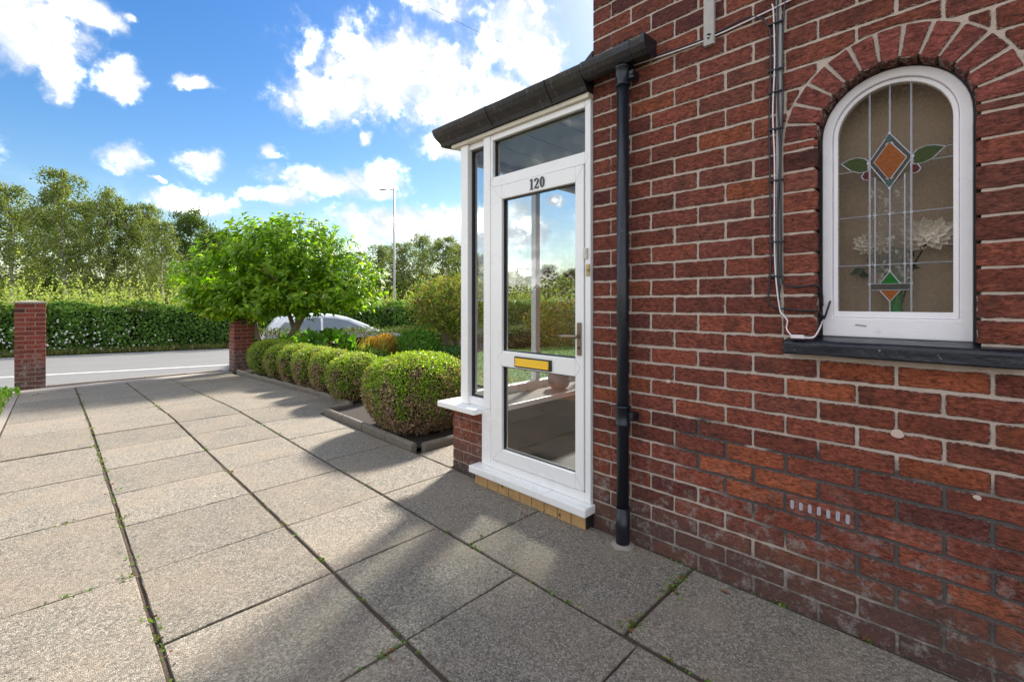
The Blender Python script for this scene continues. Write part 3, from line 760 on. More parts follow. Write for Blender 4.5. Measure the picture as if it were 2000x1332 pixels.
for (a, b) in ((dT, dL), (dT, dR), (dB, dL), (dB, dR)):     # reeding bars round the diamond
    for k in range(4, 14):
        t = k / 15; p = Vector(a) * (1 - t) + Vector(b) * t; c_ = Vector((.204, 1.747)); q = p + (c_ - p) * .22
        L.append(came(p, q, .0012))
part('lead_came', join(*L), M_lead, win)
# solder joints
L = []
for (y, z) in [(vL, 1.548), (vR, 1.548), (.246, 1.548), (.161, 1.548), (vM, 1.548), (vL, 1.363), (vR, 1.363), (.246, 1.363), (.161, 1.363), (vM, 1.363), dL, dR, dT, dB, (vL, 1.292), (vR, 1.292), (vM, 1.338)]:
    L.append(extrude_x([(y + .005 * math.cos(t), z + .005 * math.sin(t)) for t in np.linspace(0, 6.28, 9)[:-1]][::-1], GX - .0045, GX))
part('solder_joint', join(*L), M_lead, win)['kind'] = 'stuff'
# sill
sillP = [(WX - .052, 1.022), (WX + .058, 1.022), (WX + .058, 1.091), (WX - .04, 1.078), (WX - .052, 1.068)]
V, F = extrude_y([(x, z) for x, z in sillP], -.128, .519)
sill = part('window_sill', (V, F), M_sillblack, house, bev=.006)
ss = sill.modifiers.new('sub', 'SUBSURF'); ss.subdivision_type = 'SIMPLE'; ss.levels = ss.render_levels = 3
tx = bpy.data.textures.new('sill_lumps', 'CLOUDS'); tx.noise_scale = .05
dm = sill.modifiers.new('lumps', 'DISPLACE'); dm.texture = tx; dm.strength = .006; dm.mid_level = .5
# flowers behind the glass
vase = thing('vase_of_flowers', 'white artificial flowers with teal leaves in a green glass vase behind the leaded window', 'flowers', (WX + .135, .19, 1.12))
part('vase', lathe([(.02, 1.12), (.025, 1.14), (.017, 1.24), (.024, 1.33), (.022, 1.33)], WX + .135, .19, 14), simple('vase_green', (.03, .30, .08), .15), vase, True)
M_white_petal = simple('white_petal', (.92, .90, .84), .7, var=.05)
def bloom(cy, cz, r):
    L = []
    for q in range(34):
        a_ = q * 2.4; rr = r * math.sqrt((q + .5) / 34) ; py, pz = cy + rr * math.cos(a_), cz + rr * .66 * math.sin(a_); px_ = WX + .108 + .030 * (rr / r) ** 2; s_ = r * rnd.uniform(.24, .34)
        dy, dz = math.cos(a_), math.sin(a_) * .8
        L.append(([(px_ + .010, py - dy * s_, pz - dz * s_), (px_, py + dz * s_ * .8, pz - dy * s_ * .8), (px_ - .010, py + dy * s_, pz + dz * s_), (px_, py - dz * s_ * .8, pz + dy * s_ * .8), (px_ + .012, py, pz)], [(0, 1, 4), (1, 2, 4), (2, 3, 4), (3, 0, 4)]))
    part('bloom', join(*L), M_white_petal, vase)['kind'] = 'stuff'
bloom(.258, 1.452, .058); bloom(.098, 1.468, .075)
n = 40; C = np.stack([np.full(n, WX + .17), rng.normal(.21, .04, n), rng.normal(1.39, .03, n)], 1)
leafobj('leaves', vase, C, rdir(n), rdir(n) + np.array([-1, 0, 0]), rng.uniform(.03, .06, n), T_ltri, palette(n, [(.10, .22, .20), (.06, .14, .10), (.02, .05, .03)], .2), M_leaf, 1.3)
part('stem', join(tube([(WX + .135, .19, 1.15), (WX + .135, .22, 1.35), (WX + .13, .258, 1.44)], .003, 5), tube([(WX + .135, .19, 1.15), (WX + .135, .14, 1.36), (WX + .13, .10, 1.45)], .003, 5)), M_core, vase)

# downpipe ------------------------------------------------------
dp = link('downpipe', None, house, (-.055, 1.232 - 1.454, 0))
DX, DY = WX - .055, 1.235
part('pipe', tube([(DX, DY, .035), (DX, DY, 2.42)], .0305, 20), M_blackpipe, dp, True)
part('pipe_foot', tube([(DX, DY, -.01), (DX, DY, .19)], .034, 20), M_blackpipe, dp, True)
for zc in (.655, 2.36):
    part('collar', tube([(DX, DY, zc - .05), (DX, DY, zc - .045), (DX, DY, zc - .04), (DX, DY, zc + .04), (DX, DY, zc + .045), (DX, DY, zc + .05)], [.033, .041, .036, .036, .043, .034], 20), M_blackpipe, dp, True)
    part('clip', join(box(DX - .004, DX + .05, DY - .062, DY - .03, zc - .022, zc + .018), tube([(DX - .012, DY - .055, zc), (DX + .0, DY - .055, zc)], .010, 8)), M_blackpipe, dp, bev=.003)
part('mortar_base', lathe([(.062, -.004), (.056, .006), (.042, .010), (.030, .013)], DX, DY, 14, [.08, .06, .03, 0]), M_concrete, dp, True)

# weathered timber batten on the wall
bt = thing('timber_batten', 'short weathered grey timber batten fixed high on the brick wall', 'batten', (WX - .02, .819, 2.372))
part('board', box(WX - .022, WX - .001, .797, .843, 2.372, 2.98), M_batten, bt, bev=.002)
part('screw', tube([(WX - .024, .82, 2.40), (WX - .021, .82, 2.40)], .004, 8), M_gasket, bt)
# cables
def cable(name, pts, r, m, label, loc):
    t = thing(name, label, 'cable', loc)
    # smooth with catmull-rom
    P = [Vector(p) for p in pts]; out = []
    for i in range(len(P) - 1):
        p0, p1, p2, p3 = P[max(i - 1, 0)], P[i], P[i + 1], P[min(i + 2, len(P) - 1)]
        for s in range(6):
            u = s / 6; out.append(.5 * ((2 * p1) + (-p0 + p2) * u + (2 * p0 - 5 * p1 + 4 * p2 - p3) * u * u + (-p0 + 3 * p1 - 3 * p2 + p3) * u ** 3))
    out.append(P[-1]); part('sheath', tube(out, r, 6), m, t, True); return t
XC = WX - .008
def jitter(pts, a=.004): return [(p[0], p[1] + rnd.uniform(-a, a), p[2] + rnd.uniform(-a, a)) for p in pts]
c1 = cable('white_cable', jitter([(XC - .004, .568, 2.44), (XC - .004, .560, 2.40), (XC - .004, .558, 2.2), (XC - .003, .564, 2.0), (XC - .003, .558, 1.8), (XC - .003, .560, 1.55), (XC - .003, .555, 1.35)], .002) +
           [(XC - .003, .540, 1.20), (XC - .004, .528, 1.175), (XC - .004, .512, 1.15), (XC - .004, .515, 1.12), (XC - .02, .495, 1.095), (XC - .04, .47, 1.092), (XC - .045, .44, 1.088), (XC - .04, .415, 1.092), (XC, .405, 1.12), (XC + .05, .404, 1.15)], .0028, M_cablew, 'white cable running down the brick wall to the window sill', (XC, .56, 1.09))
part('connector', box(XC - .05, XC - .035, .445, .49, 1.084, 1.098), M_cablew, c1, bev=.002)
cable('black_cable', jitter([(XC, .600, 2.395), (XC, .575, 2.33), (XC, .571, 2.2), (XC, .580, 1.95), (XC, .574, 1.7), (XC, .572, 1.4), (XC, .578, 1.28)], .002) + [(XC, .582, 1.235), (XC, .570, 1.21), (XC, .53, 1.198), (XC, .45, 1.192), (XC, .412, 1.19), (XC + .04, .400, 1.17), (XC + .05, .398, 1.16), (XC + .045, .388, 1.19), (XC + .05, .378, 1.23)], .0036, M_cableb, 'leftmost black cable on the brick wall looping under to the window frame', (XC, .57, 1.2))
cable('black_cable', jitter([(XC, .548, 2.75), (XC, .547, 2.45), (XC, .548, 2.2), (XC, .545, 2.0), (XC, .540, 1.8), (XC, .546, 1.6), (XC, .545, 1.3), (XC, .540, 1.19)], .002), .0042, M_cableb, 'thick middle black cable straight down the wall beside the white cable', (XC, .547, 1.2))
cable('black_cable', jitter([(XC, .505, 2.50), (XC, .522, 2.40), (XC, .530, 2.2), (XC, .531, 2.0), (XC, .536, 1.8), (XC, .535, 1.5)], .002) + [(XC, .534, 1.33), (XC, .52, 1.292), (XC, .47, 1.285), (XC, .415, 1.290), (XC + .035, .403, 1.26), (XC + .04, .401, 1.21)], .0036, M_cableb, 'rightmost black cable on the wall turning in to the arched window', (XC, .53, 1.3))
cable('white_cable', [(XC, 1.20, 2.423), (XC, 1.0, 2.41), (XC, .84, 2.405), (XC - .022, .82, 2.405), (XC, .79, 2.408), (XC, .6, 2.42), (XC, .5, 2.43), (XC, .3, 2.45), (XC, -.4, 2.49)], .0034, M_cablew, 'white cable running along the wall from the gutter across the timber batten', (XC, .8, 2.41))
cable('black_cable', [(XC, 2.5 - 1.05, 2.405), (XC, 1.30, 2.41), (XC, 1.20, 2.432), (XC, 1.0, 2.419), (XC, .84, 2.414), (XC - .022, .82, 2.414), (XC, .79, 2.418), (XC, .66, 2.43), (XC, .60, 2.395)], .0034, M_cableb, 'black cable running along the wall beside the long white cable', (XC, .8, 2.42))
for (y_, z_, r_) in ((.1745, .765, .020), (1.02, .845, .012), (-.02, .60, .010)):
    P_ = [(y_ + (r_ + rnd.uniform(-.003, .003)) * math.cos(t), z_ + (r_ * .8 + rnd.uniform(-.003, .003)) * math.sin(t)) for t in np.linspace(0, 6.28, 11)[:-1]]
    part('mortar_patch', extrude_x(P_[::-1], WX - .004, WX + .004), simple('pale_mortar_patch', (.55, .42, .36), .95, var=.1), side_wall, bev=.002)
cl = thing('cable_clips', 'small grey clips pinning the bundle of cables to the brickwork', 'clips', (XC, .555, 1.5))
for z in (2.36, 2.17, 2.08, 1.93, 1.72, 1.47, 1.33): part('clip', box(XC - .008, XC + .006, .527 + rnd.uniform(-.003, .003), .583, z - .003, z + .003), M_cableb, cl, bev=.001)
part('back_strip', box(WX - .0035, WX - .0008, .535, .555, 1.3, 2.9), M_batten, cl)

# ---------------------------------------------------------------- porch
porch = thing('porch', 'white glazed porch with black fascia on the corner of the brick house', 'porch', (WX, 2.0, 0))
PX0, PX1 = WX, 4.25; PYF = 2.66       # porch front face
F0, F1 = 2.072, 2.142
def wbox(nm, y0, y1, z0, z1, x0=F0, x1=F1, par=porch, m=M_upvc, bev=.004): return part(nm, box(x0, x1, y0, y1, z0, z1), m, par, bev=bev)
# side frame (door set) 
fr = link('door_frame', None, porch, (0, 0, 0))
wbox('jamb', 1.4575, 1.495, .123, 2.334, par=fr); wbox('jamb', 2.242, 2.2625, .123, 2.334, par=fr)
wbox('head', 1.4955, 2.2415, 2.298, 2.334, par=fr); wbox('transom', 1.4955, 2.2415, 1.986, 2.053, par=fr); wbox('threshold', 1.4955, 2.2415, .123, .178, par=fr)
wbox('pane', 1.500, 2.236, 2.05, 2.30, 2.108, 2.112, fr, M_glass, 0)
def gasket(y0, y1, z0, z1, x, par, t=.006):
    return part('gasket', ring_prism([(y1, z0), (y1, z1), (y0, z1), (y0, z0)], [(y1 - t, z0 + t), (y1 - t, z1 - t), (y0 + t, z1 - t), (y0 + t, z0 + t)], x, x + .02), M_gasket, par)
gasket(1.4965, 2.2405, 2.0545, 2.2965, F0 + .022, fr)
wbox('door_sill', 1.44, 2.40,   .075, .1215, 1.995, 2.14, fr, bev=.006)
# tiles under the sill
k = 0; y = 1.462
while y < 2.36:
    wd = .098; part('tile', box(2.028, 2.10, y, min(y + wd - .005, 2.37), -.005, .072), M_tile, porch, bev=.002); y += wd
part('tile_joint', box(2.034, 2.10, 1.456, 2.372, -.02, .071), M_gasket, porch)
# door leaf
door = link('door', None, porch, (0, 0, 0))
L0 = 2.064
dbox = lambda nm, y0, y1, z0, z1, **k: wbox(nm, y0, y1, z0, z1, k.get('x0', L0), k.get('x1', 2.124), door, k.get('m', M_upvc), k.get('bev', .005))
dbox('stile', 1.4985, 1.556, .182, 1.983); dbox('stile', 2.147, 2.239, .182, 1.983)
dbox('top_rail', 1.5565, 2.1465, 1.893, 1.983); dbox('middle_rail', 1.5565, 2.1465, .808, .908); dbox('bottom_rail', 1.5565, 2.1465, .182, .268)
dbox('pane', 1.552, 2.151, .903, 1.898, x0=2.095, x1=2.099, m=M_glass, bev=0); dbox('pane', 1.552, 2.151, .263, .813, x0=2.095, x1=2.099, m=M_glass, bev=0)
gasket(1.5575, 2.1455, .909, 1.892, L0 + .018, door); gasket(1.5575, 2.1455, .269, .807, L0 + .018, door)
part('seal', ring_prism([(2.2412, .180), (2.2412, 1.9850), (1.4962, 1.985), (1.4962, .180)], [(2.2392, .182), (2.2392, 1.983), (1.4983, 1.983), (1.4983, .182)], L0 + .012, 2.12), M_gasket, door)
# mitred seams at the corners
def seam(p, q, x, par=door, wd=.0012):
    p, q = Vector(p), Vector(q); n_ = Vector((-(q - p).y, (q - p).x)).normalized() * wd / 2
    P = [p - n_, q - n_, q + n_, p + n_]; return extrude_x([tuple(v) for v in P], x - .0004, x + .001)
sm = [seam((1.5, 1.98), (1.556, 1.893), L0), seam((2.237, 1.98), (2.147, 1.893), L0), seam((2.237, .184), (2.147, .268), L0), seam((1.5, .184), (1.556, .268), L0),
      seam((2.147, .908), (2.185, .858), L0), seam((2.185, .858), (2.147, .808), L0), seam((1.556, .908), (1.52, .858), L0), seam((1.52, .858), (1.556, .808), L0)]
part('seams', join(*sm), M_seam, door)
sm = [seam((1.459, 2.332), (1.495, 2.298), F0), seam((2.283, 2.332), (2.242, 2.298), F0), seam((1.495, 2.053), (1.47, 2.02), F0), seam((1.47, 2.02), (1.495, 1.986), F0), seam((2.242, 2.053), (2.268, 2.02), F0), seam((2.268, 2.02), (2.242, 1.986), F0)]
part('seams', join(*sm), M_seam, fr)
# letter plate
part('letter_plate', box(L0 - .012, L0 + .001, 1.722, 2.022, .818, .884), M_gasket, door, bev=.003)
part('letter_flap', join(box(L0 - .020, L0 - .0122, 1.737, 2.008, .828, .876), box(L0 - .024, L0 - .0202, 1.737, 2.008, .828, .834)), M_gold, door, bev=.002)
# handle
part('handle_plate', box(L0 - .010, L0, 1.510, 1.537, .930, 1.112), M_bronze, door, bev=.003)
part('handle', join(tube([(L0 - .008, 1.523, 1.036), (L0 - .05, 1.523, 1.036)], .010, 10), tube([(L0 - .048, 1.519, 1.036), (L0 - .050, 1.56, 1.036), (L0 - .048, 1.60, 1.034), (L0 - .042, 1.640, 1.033)], [.0095, .0085, .0085, .007], 10)), M_bronze, door, True)
part('keyhole', tube([(L0 - .0135, 1.523, .972), (L0 - .009, 1.523, .972)], .008, 10), M_gasket, door)
# numerals 120
def stroke(P, wds, x, scale, oy, oz):
    """variable-width ribbon in (y,z); +u runs to -y so it reads correctly from the drive"""
    P = [Vector(p) for p in P]; Lf, Rt = [], []
    for i, p in enumerate(P):
        d = (P[min(i + 1, len(P) - 1)] - P[max(i - 1, 0)]).normalized(); n_ = Vector((-d.y, d.x)) * wds[i] / 2
        Lf.append(p + n_); Rt.append(p - n_)
    V, F = [], []
    for xx in (x, x + .006):
        for a, b in zip(Lf, Rt): V += [(xx, oy - a.x * scale, oz + a.y * scale), (xx, oy - b.x * scale, oz + b.y * scale)]
    n = len(P); m_ = 2 * n
    for i in range(n - 1):
        a = 2 * i; F += [(a, a + 1, a + 3, a + 2), (m_ + a, m_ + a + 2, m_ + a + 3, m_ + a + 1), (a, a + 2, m_ + a + 2, m_ + a), (a + 1, m_ + a + 1, m_ + a + 3, a + 3)]
    F += [(0, m_, m_ + 1, 1), (2 * n - 2, 2 * n - 1, m_ + 2 * n - 1, m_ + 2 * n - 2)]
    return V, F
HS = .064
def digit(ch, oy, oz):
    x = L0 - .0062; L = []
    if ch == '1':
        L = [stroke([(.28, 0), (.28, 1)], [.17, .17], x, HS, oy, oz), stroke([(.08, .03), (.48, .03)], [.06, .06], x - .0004, HS, oy, oz), stroke([(.08, .86), (.26, .97)], [.05, .09], x - .0004, HS, oy, oz)]
    elif ch == '2':
        L = [stroke([(.06, .72), (.10, .88), (.26, .97), (.42, .90), (.48, .74), (.42, .55), (.26, .34), (.10, .16), (.05, .06)], [.14, .12, .07, .12, .17, .15, .10, .07, .06], x, HS, oy, oz),
             stroke([(.05, .07), (.20, .10), (.36, .05), (.48, .06), (.54, .20)], [.10, .12, .13, .10, .05], x - .0004, HS, oy, oz)]
    else:
        T = np.linspace(0, 2 * math.pi, 21); L = [stroke([(.28 + .19 * math.cos(t), .5 + .47 * math.sin(t)) for t in T], [.045 + .125 * abs(math.cos(t)) for t in T], x, HS, oy, oz)]
    part('numeral', join(*L), M_chrome, door)
digit('1', 1.900, 1.908); digit('2', 1.860, 1.908); digit('0', 1.815, 1.908)
# bell push and old brass lock on the jamb
part('bell_push', box(F0 - .014, F0, 1.472, 1.490, 1.462, 1.522), M_bell, fr, bev=.004); part('bell_button', box(F0 - .018, F0 - .0142, 1.476, 1.486, 1.488, 1.514), M_bell, fr, bev=.002)
part('brass_plate', box(F0 - .006, F0, 1.459, 1.484, 1.368, 1.432), M_brass, fr, bev=.002); part('brass_button', tube([(F0 - .013, 1.472, 1.40), (F0 - .006, 1.472, 1.40)], .008, 12), M_brass, fr)
# side light next to the door
sl = link('side_window', None, porch, (0, 0, 0))
wbox('mullion', 2.2645, 2.330, .505, 2.334, F0 - .004, par=sl)
wbox('mullion_foot', 2.2645, 2.352, .123, .504, F0, par=sl)
wbox('rail', 2.3305, 2.4995, .505, .561, 2.088, par=sl); wbox('rail', 2.3305, 2.4995, 2.296, 2.334, 2.088, par=sl)
wbox('pane', 2.331, 2.499, .562, 2.295, 2.120, 2.124, sl, M_glass, 0); gasket(2.3305, 2.4995, .5615, 2.2955, 2.108, sl, .014)
wbox('corner_post', 2.50, 2.576, .505, 2.334, F0 - .002, F1 + .02, sl)
# front window wall
fw = link('front_window', None, porch, (0, 0, 0))
FY0, FY1 = 2.577, 2.63
for (a, b, nm) in ((2.165, 2.22, 'stile'), (2.875, 2.93, 'mullion'), (3.60, 3.66, 'mullion'), (4.19, 4.25, 'stile')): part(nm, box(a, b, FY0, FY1, .565, 2.24), M_upvc, fw, bev=.004)
part('rail', box(2.165, 4.25, FY0, FY1, .508, .5645), M_upvc, fw, bev=.004); part('head', box(2.165, 4.25, FY0, FY1, 2.2405, 2.334), M_upvc, fw, bev=.004)
for a, b in ((2.22, 2.875), (2.93, 3.60), (3.66, 4.19)): part('pane', box(a - .003, b + .003, 2.60, 2.604, .56, 2.245), M_glass, fw)
# far side wall of the porch
part('far_panel', join(box(4.19, 4.25, 1.456, 2.569, .51, .57), box(4.19, 4.25, 1.456, 2.569, 2.24, 2.334), box(4.19, 4.25, 2.0, 2.06, .571, 2.239)), M_upvc, fw, bev=.004)
part('pane', box(4.218, 4.222, 1.456, 2.569, .567, 2.243), M_glass, fw)
# dwarf walls
dw = link('dwarf_wall', None, porch, (0, 0, 0))
part('mortar', join(box(WX + .008, WX + .22, 2.379, 2.68, -.2, .462), box(WX + .221, 4.25, 2.47, 2.68, -.2, .462), box(4.04, 4.25, 1.456, 2.469, -.2, .462)), M_brick_mortar, dw)
for i in range(6):
    z0, z1 = -.012 + i * .0805 + .005, -.012 + (i + 1) * .0805 - .005
    cuts = [(2.382, 2.485), (2.495, 2.688)] if i % 2 == 0 else [(2.382, 2.572), (2.582, 2.688)]
    if i == 0: cuts = [(2.382, 2.688)]
    for a, b in cuts:
        o = part('brick', brick_vf(rect(a, b, z0, z1), WX + .001, .05), M_brick, dw)
        r = rnd.uniform(.85, 1.1); o.color = (.33 * r, .105 * r, .062 * r, 1) if i > 0 else (.09, .05, .042, 1)
    x = WX + .006 + (0 if i % 2 else -.11)
    while x < 4.2:
        a, b = max(x, WX + .006), min(x + .224, 4.25)
        if b - a > .04: o = part('brick', box(a, b, 2.682, 2.70 - (.002 if i % 2 else 0), z0, z1), M_brick, dw, bev=.003); o.color = (.30 * rnd.uniform(.85, 1.1), .09, .055, 1)
        x += .235
# outer sill of dwarf wall
os_ = part('outer_sill', box(1.992, 2.20, 2.345, 2.755, .4635, .5035), M_upvc, porch, bev=.007)
part('outer_sill', box(2.2005, 4.30, 2.577, 2.755, .4635, .5035), M_upvc, porch, bev=.007)
# inside: sill board, floor, ceiling, rear wall of porch is the house wall
part('inner_sill', box(2.23, 4.19, 2.30, 2.5695, .463, .500), M_sillboard, porch, bev=.004)
part('inner_sill_edge', box(2.22, 4.19, 2.286, 2.2995, .463, .501), M_upvc, porch, bev=.002)
part('added_lining', join(box(2.312, 4.035, 2.455, 2.469, .10, .4625), box(4.026, 4.039, 1.457, 2.454, .10, .4625)), simple('dark_lining', (.05, .035, .028), .8), porch)  # added boxes, kept dark so the paving reflection shows in the lower pane
part('floor', box(2.145, 4.03, 1.456, 2.46, -.05, .10), M_darkfloor, porch)
cp = link('ceiling', None, porch, (0, 0, 0))
for k in range(4):
    part('panel', box(2.145, 4.2, 1.462 + k * .277, 1.462 + k * .277 + .272, 2.30, 2.315), M_ceiling, cp, bev=.0015)
part('edge_trim', box(2.145, 4.18, 2.552, 2.569, 2.26, 2.298), M_ceiling, cp)
# fascia, trim, gutter, roof
part('trim', box(2.050, 2.20, 1.4565, 2.66, 2.336, 2.362), M_cream, porch, bev=.003)
part('trim', box(2.2005, 4.30, 2.57, 2.66, 2.336, 2.362), M_cream, porch, bev=.003)
big_ = [(1.972, 2.486), (1.966, 2.474), (1.972, 2.452), (1.988, 2.424), (2.010, 2.404), (2.026, 2.388), (2.036, 2.3635), (2.2, 2.3635), (2.2, 2.470), (1.985, 2.470)]
V, F = extrude_y(big_, 1.457, 2.785)
V = [(x, y - max(0, x - 1.966) * (.30 if y > 2 else 0), z) for x, y, z in V]
part('fascia_gutter', (V, F), M_fascia, porch, bev=.003)
big2 = [(y_, z_) for (y_, z_) in [(2.79, 2.486), (2.785, 2.474), (2.78, 2.452), (2.76, 2.424), (2.72, 2.404), (2.70, 2.3635), (2.60, 2.3635), (2.60, 2.47)]]
part('fascia_gutter', extrude_x(big2[::-1], 2.2005, 4.4), M_fascia, porch, bev=.003)
sm_p = [(1.972, 2.490), (1.966, 2.474), (1.971, 2.450), (1.985, 2.428), (2.008, 2.412), (2.035, 2.408), (2.060, 2.416), (2.078, 2.436), (2.080, 2.490)]
part('gutter', extrude_y(sm_p, 1.10, 1.4565), M_fascia, porch, bev=.003)
def grow(P, k):
    cx = sum(p[0] for p in P) / len(P); cz = sum(p[1] for p in P) / len(P); return [(cx + (x - cx) * k, cz + (z - cz) * k) for x, z in P]
part('gutter_joint', extrude_y(grow(sm_p[:-1] + [(2.082, 2.490)], 1.06), 1.16, 1.25), M_blackpipe, porch, bev=.002); part('gutter_end', extrude_y(grow(sm_p[:-1] + [(2.082, 2.494)], 1.10), 1.078, 1.099), M_blackpipe, porch, bev=.002)
for y in (1.70, 2.20): part('gutter_bracket', extrude_y([(x_ - .004, z_ - .003) for x_, z_ in big_[:7]] + [(2.05, 2.37), (1.99, 2.484)], y, y + .016), M_fascia, porch)
part('lead_edge', box(1.99, 2.25, 1.457, 2.70, 2.4705, 2.480), M_fascia, porch)
part('roof_felt', box(2.06, 4.35, 1.457, 2.72, 2.4805, 2.497), simple('roof_felt', (.12, .10, .09), .95), porch)
part('lead_flashing', ([(WX - .001, 1.457, 2.60), (WX - .001, 1.60, 2.50), (WX - .001, 1.457, 2.50), (WX + .3, 1.457, 2.60), (WX + .3, 1.60, 2.50)], [(0, 2, 1), (0, 1, 4, 3)]), M_fascia, porch)
cable('black_cable', [(2.032, 1.47, 2.367), (2.032, 1.8, 2.361), (2.030, 2.1, 2.366), (2.032, 2.4, 2.360), (2.032, 2.68, 2.363)], .003, M_cableb, 'thin black cable sagging along the foot of the porch fascia', (2.036, 1.5, 2.37))
# pot and papers on the inner sill
pot = thing('plant_pot', 'plum coloured pot with a crimped rim on the sill inside the porch', 'pot', (2.99, 2.42, .50))
part('body', lathe([(.045, .501), (.075, .52), (.095, .57), (.088, .62), (.066, .645), (.078, .665), (.072, .662), (.060, .645), (.05, .64)], 2.99, 2.42, 32, [0, 0, .01, .02, .03, .09, .09, .03, 0]), M_terra, pot, True)
pp = thing('letters', 'few white letters lying on the sill inside the porch', 'letters', (3.28, 2.38, .50))
for a in range(3):
    s = part('letter', box(3.18 + a * .02, 3.40 + a * .03, 2.32 + a * .01, 2.43 + a * .008, .5015 + a * .004, .503 + a * .004), M_paper, pp); 

# ---------------------------------------------------------------- gate piers
def pier(cx, cy, label, hgt_rows, base_z, wdt=.31, pc=.0725):
    t = thing('gate_pier', label, 'gate pier', (cx, cy, base_z), 'brick gate piers at the end of the drive')
    h = hgt_rows * pc; a = wdt / 2
    part('mortar', box(cx - a + .005, cx + a - .005, cy - a + .005, cy + a - .005, base_z - .3, base_z + h), M_brick_mortar, t)
    for i in range(hgt_rows):
        z0, z1 = base_z + i * pc + .0045, base_z + (i + 1) * pc - .0045
        split = -a + (wdt * .34 if i % 2 else wdt * .66)
        for f in range(4):
            for (u0, u1) in ((-a, split - .0045), (split + .0045, a)):
                if f % 2: u0, u1 = -u1, -u0
                u0, u1 = u0 + (.0 if u0 < -a + .01 else 0), u1
                d = .03
                u0c = u0 + (d + .001 if u0 < -a + .001 and f % 2 else 0); u1c = u1 - (d + .001 if u1 > a - .001 and f % 2 else 0)
                if f == 0: b = box(cx + u0c, cx + u1c, cy - a, cy - a + d, z0, z1)
                elif f == 2: b = box(cx + u0c, cx + u1c, cy + a - d, cy + a, z0, z1)
                elif f == 1: b = box(cx - a, cx - a + d, cy + u0c, cy + u1c, z0, z1)
                else: b = box(cx + a - d, cx + a, cy + u0c, cy + u1c, z0, z1)
                o = part('brick', b, M_brick, t, bev=.003)
                j = rnd.uniform(.75, 1.15); dk = rnd.random() < .15
                o.color = ((.13, .05, .045, 1) if dk else (.30 * j, .085 * j, .062 * j, 1))
    zc = base_z + h; e = a + .012
    V = [(cx - e, cy - e, zc + .002), (cx + e, cy - e, zc + .002), (cx + e, cy + e, zc + .002), (cx - e, cy + e, zc + .002), (cx - e, cy - e, zc + .03), (cx + e, cy - e, zc + .03), (cx + e, cy + e, zc + .03), (cx - e, cy + e, zc + .03), (cx, cy, zc + .055)]
    part('cap', (V, [(3, 2, 1, 0), (0, 1, 5, 4), (1, 2, 6, 5), (2, 3, 7, 6), (3, 0, 4, 7), (4, 5, 8), (5, 6, 8), (6, 7, 8), (7, 4, 8)]), M_cap, t, bev=.004)
pier(-.235, 10.75, 'left brick gate pier with a pyramid cap standing free at the end of the drive', 19, zf(0, 10.7) - .02, .345)
pier(2.72, 10.42, 'right brick gate pier half hidden under the bright green tree', 19, zf(2.7, 10.4) - .02, .36)

# ---------------------------------------------------------------- flower bed and edging
tag(part('flower_bed', grid(list(np.linspace(2.14, 9, 12)), list(np.linspace(3.22, 5.08, 6)), lambda x, y: zf(x, y) + .02), M_soil, None, True), kind='structure')
tag(part('flower_bed_soil', grid(list(np.linspace(2.51, 9, 12)), list(np.linspace(5.08, 10.6, 18)), lambda x, y: zf(x, y) + .02), M_soil, None, True), kind='structure')
tag(part('lawn', grid(list(np.linspace(4.3, 24, 30)), list(np.linspace(1.47, 9.2, 20)), lambda x, y: zf(x, y) + .045), M_grass_ground, None, True), kind='structure')
ed = thing('bed_edging', 'rounded concrete edging stones around the shrub bed beside the drive', 'edging', (2.1, 3.2, 0))
def edge_run(p, q, n, h=.062, wd=.055):
    p, q = Vector(p), Vector(q); d = (q - p) / n; ln = d.length; ang = math.atan2(d.y, d.x)
    for i in range(n):
        a = p + d * (i + .5); L = ln / 2 - .004
        prof_ = [(-wd / 2, -.08), (wd / 2, -.08), (wd / 2, h - .02)] + [(wd / 2 * math.cos(t), h - .025 + .025 * math.sin(t)) for t in np.linspace(.5, math.pi - .5, 5)] + [(-wd / 2, h - .02)]
        V, F = [], []
        for s in (-L, L):
            for (u, z) in prof_: V.append((a.x + math.cos(ang) * s - math.sin(ang) * u + rnd.uniform(-.002, .002), a.y + math.sin(ang) * s + math.cos(ang) * u + rnd.uniform(-.002, .002), z + zf(a.x, a.y) + rnd.uniform(-.002, .002)))
        k = len(prof_); F = [tuple(range(k))[::-1], tuple(range(k, 2 * k))] + [(j, (j + 1) % k, (j + 1) % k + k, j + k) for j in range(k)]
        part('edging_stone', (V, F), M_kerb, ed, bev=.004)
edge_run((2.12, 3.25), (2.14, 5.02), 4); edge_run((2.17, 3.20), (3.5, 3.215), 3); edge_run((2.17, 5.06), (2.44, 5.10), 1); edge_run((2.47, 5.12), (2.50, 6.9), 4); edge_run((2.50, 6.9), (2.52, 9.9), 6)
# rubble edging and rough strip on the left of the drive
rub = thing('rubble_edging', 'row of broken pinkish sandstone pieces edging the neighbouring strip left of the drive', 'rubble edging', (-.5, 5, 0))
y = 1.0
while y < 9.6:
    ln = rnd.uniform(.18, .34); h = rnd.uniform(.10, .16) if y < 7.2 else rnd.uniform(.0, .012); x0 = -.60 if y < 7.2 else -.56
    z = zf(-.4, y); V, F = box(x0 + rnd.uniform(-.02, .02), -.43 + rnd.uniform(-.015, .015), y, y + ln - .015, z - .05, z + h)
    V = [(a + rnd.uniform(-.012, .012), b + rnd.uniform(-.012, .012), c + rnd.uniform(-.012, .012)) for a, b, c in V]
    part('stone', (V, F), M_rubble, rub, bev=.012); y += ln
tag(part('side_strip', grid(list(np.linspace(-5, -.345, 8)), list(np.linspace(-2, 10.5, 26)), lambda x, y: zf(x, y) - .008), M_concrete, None, True), kind='structure')

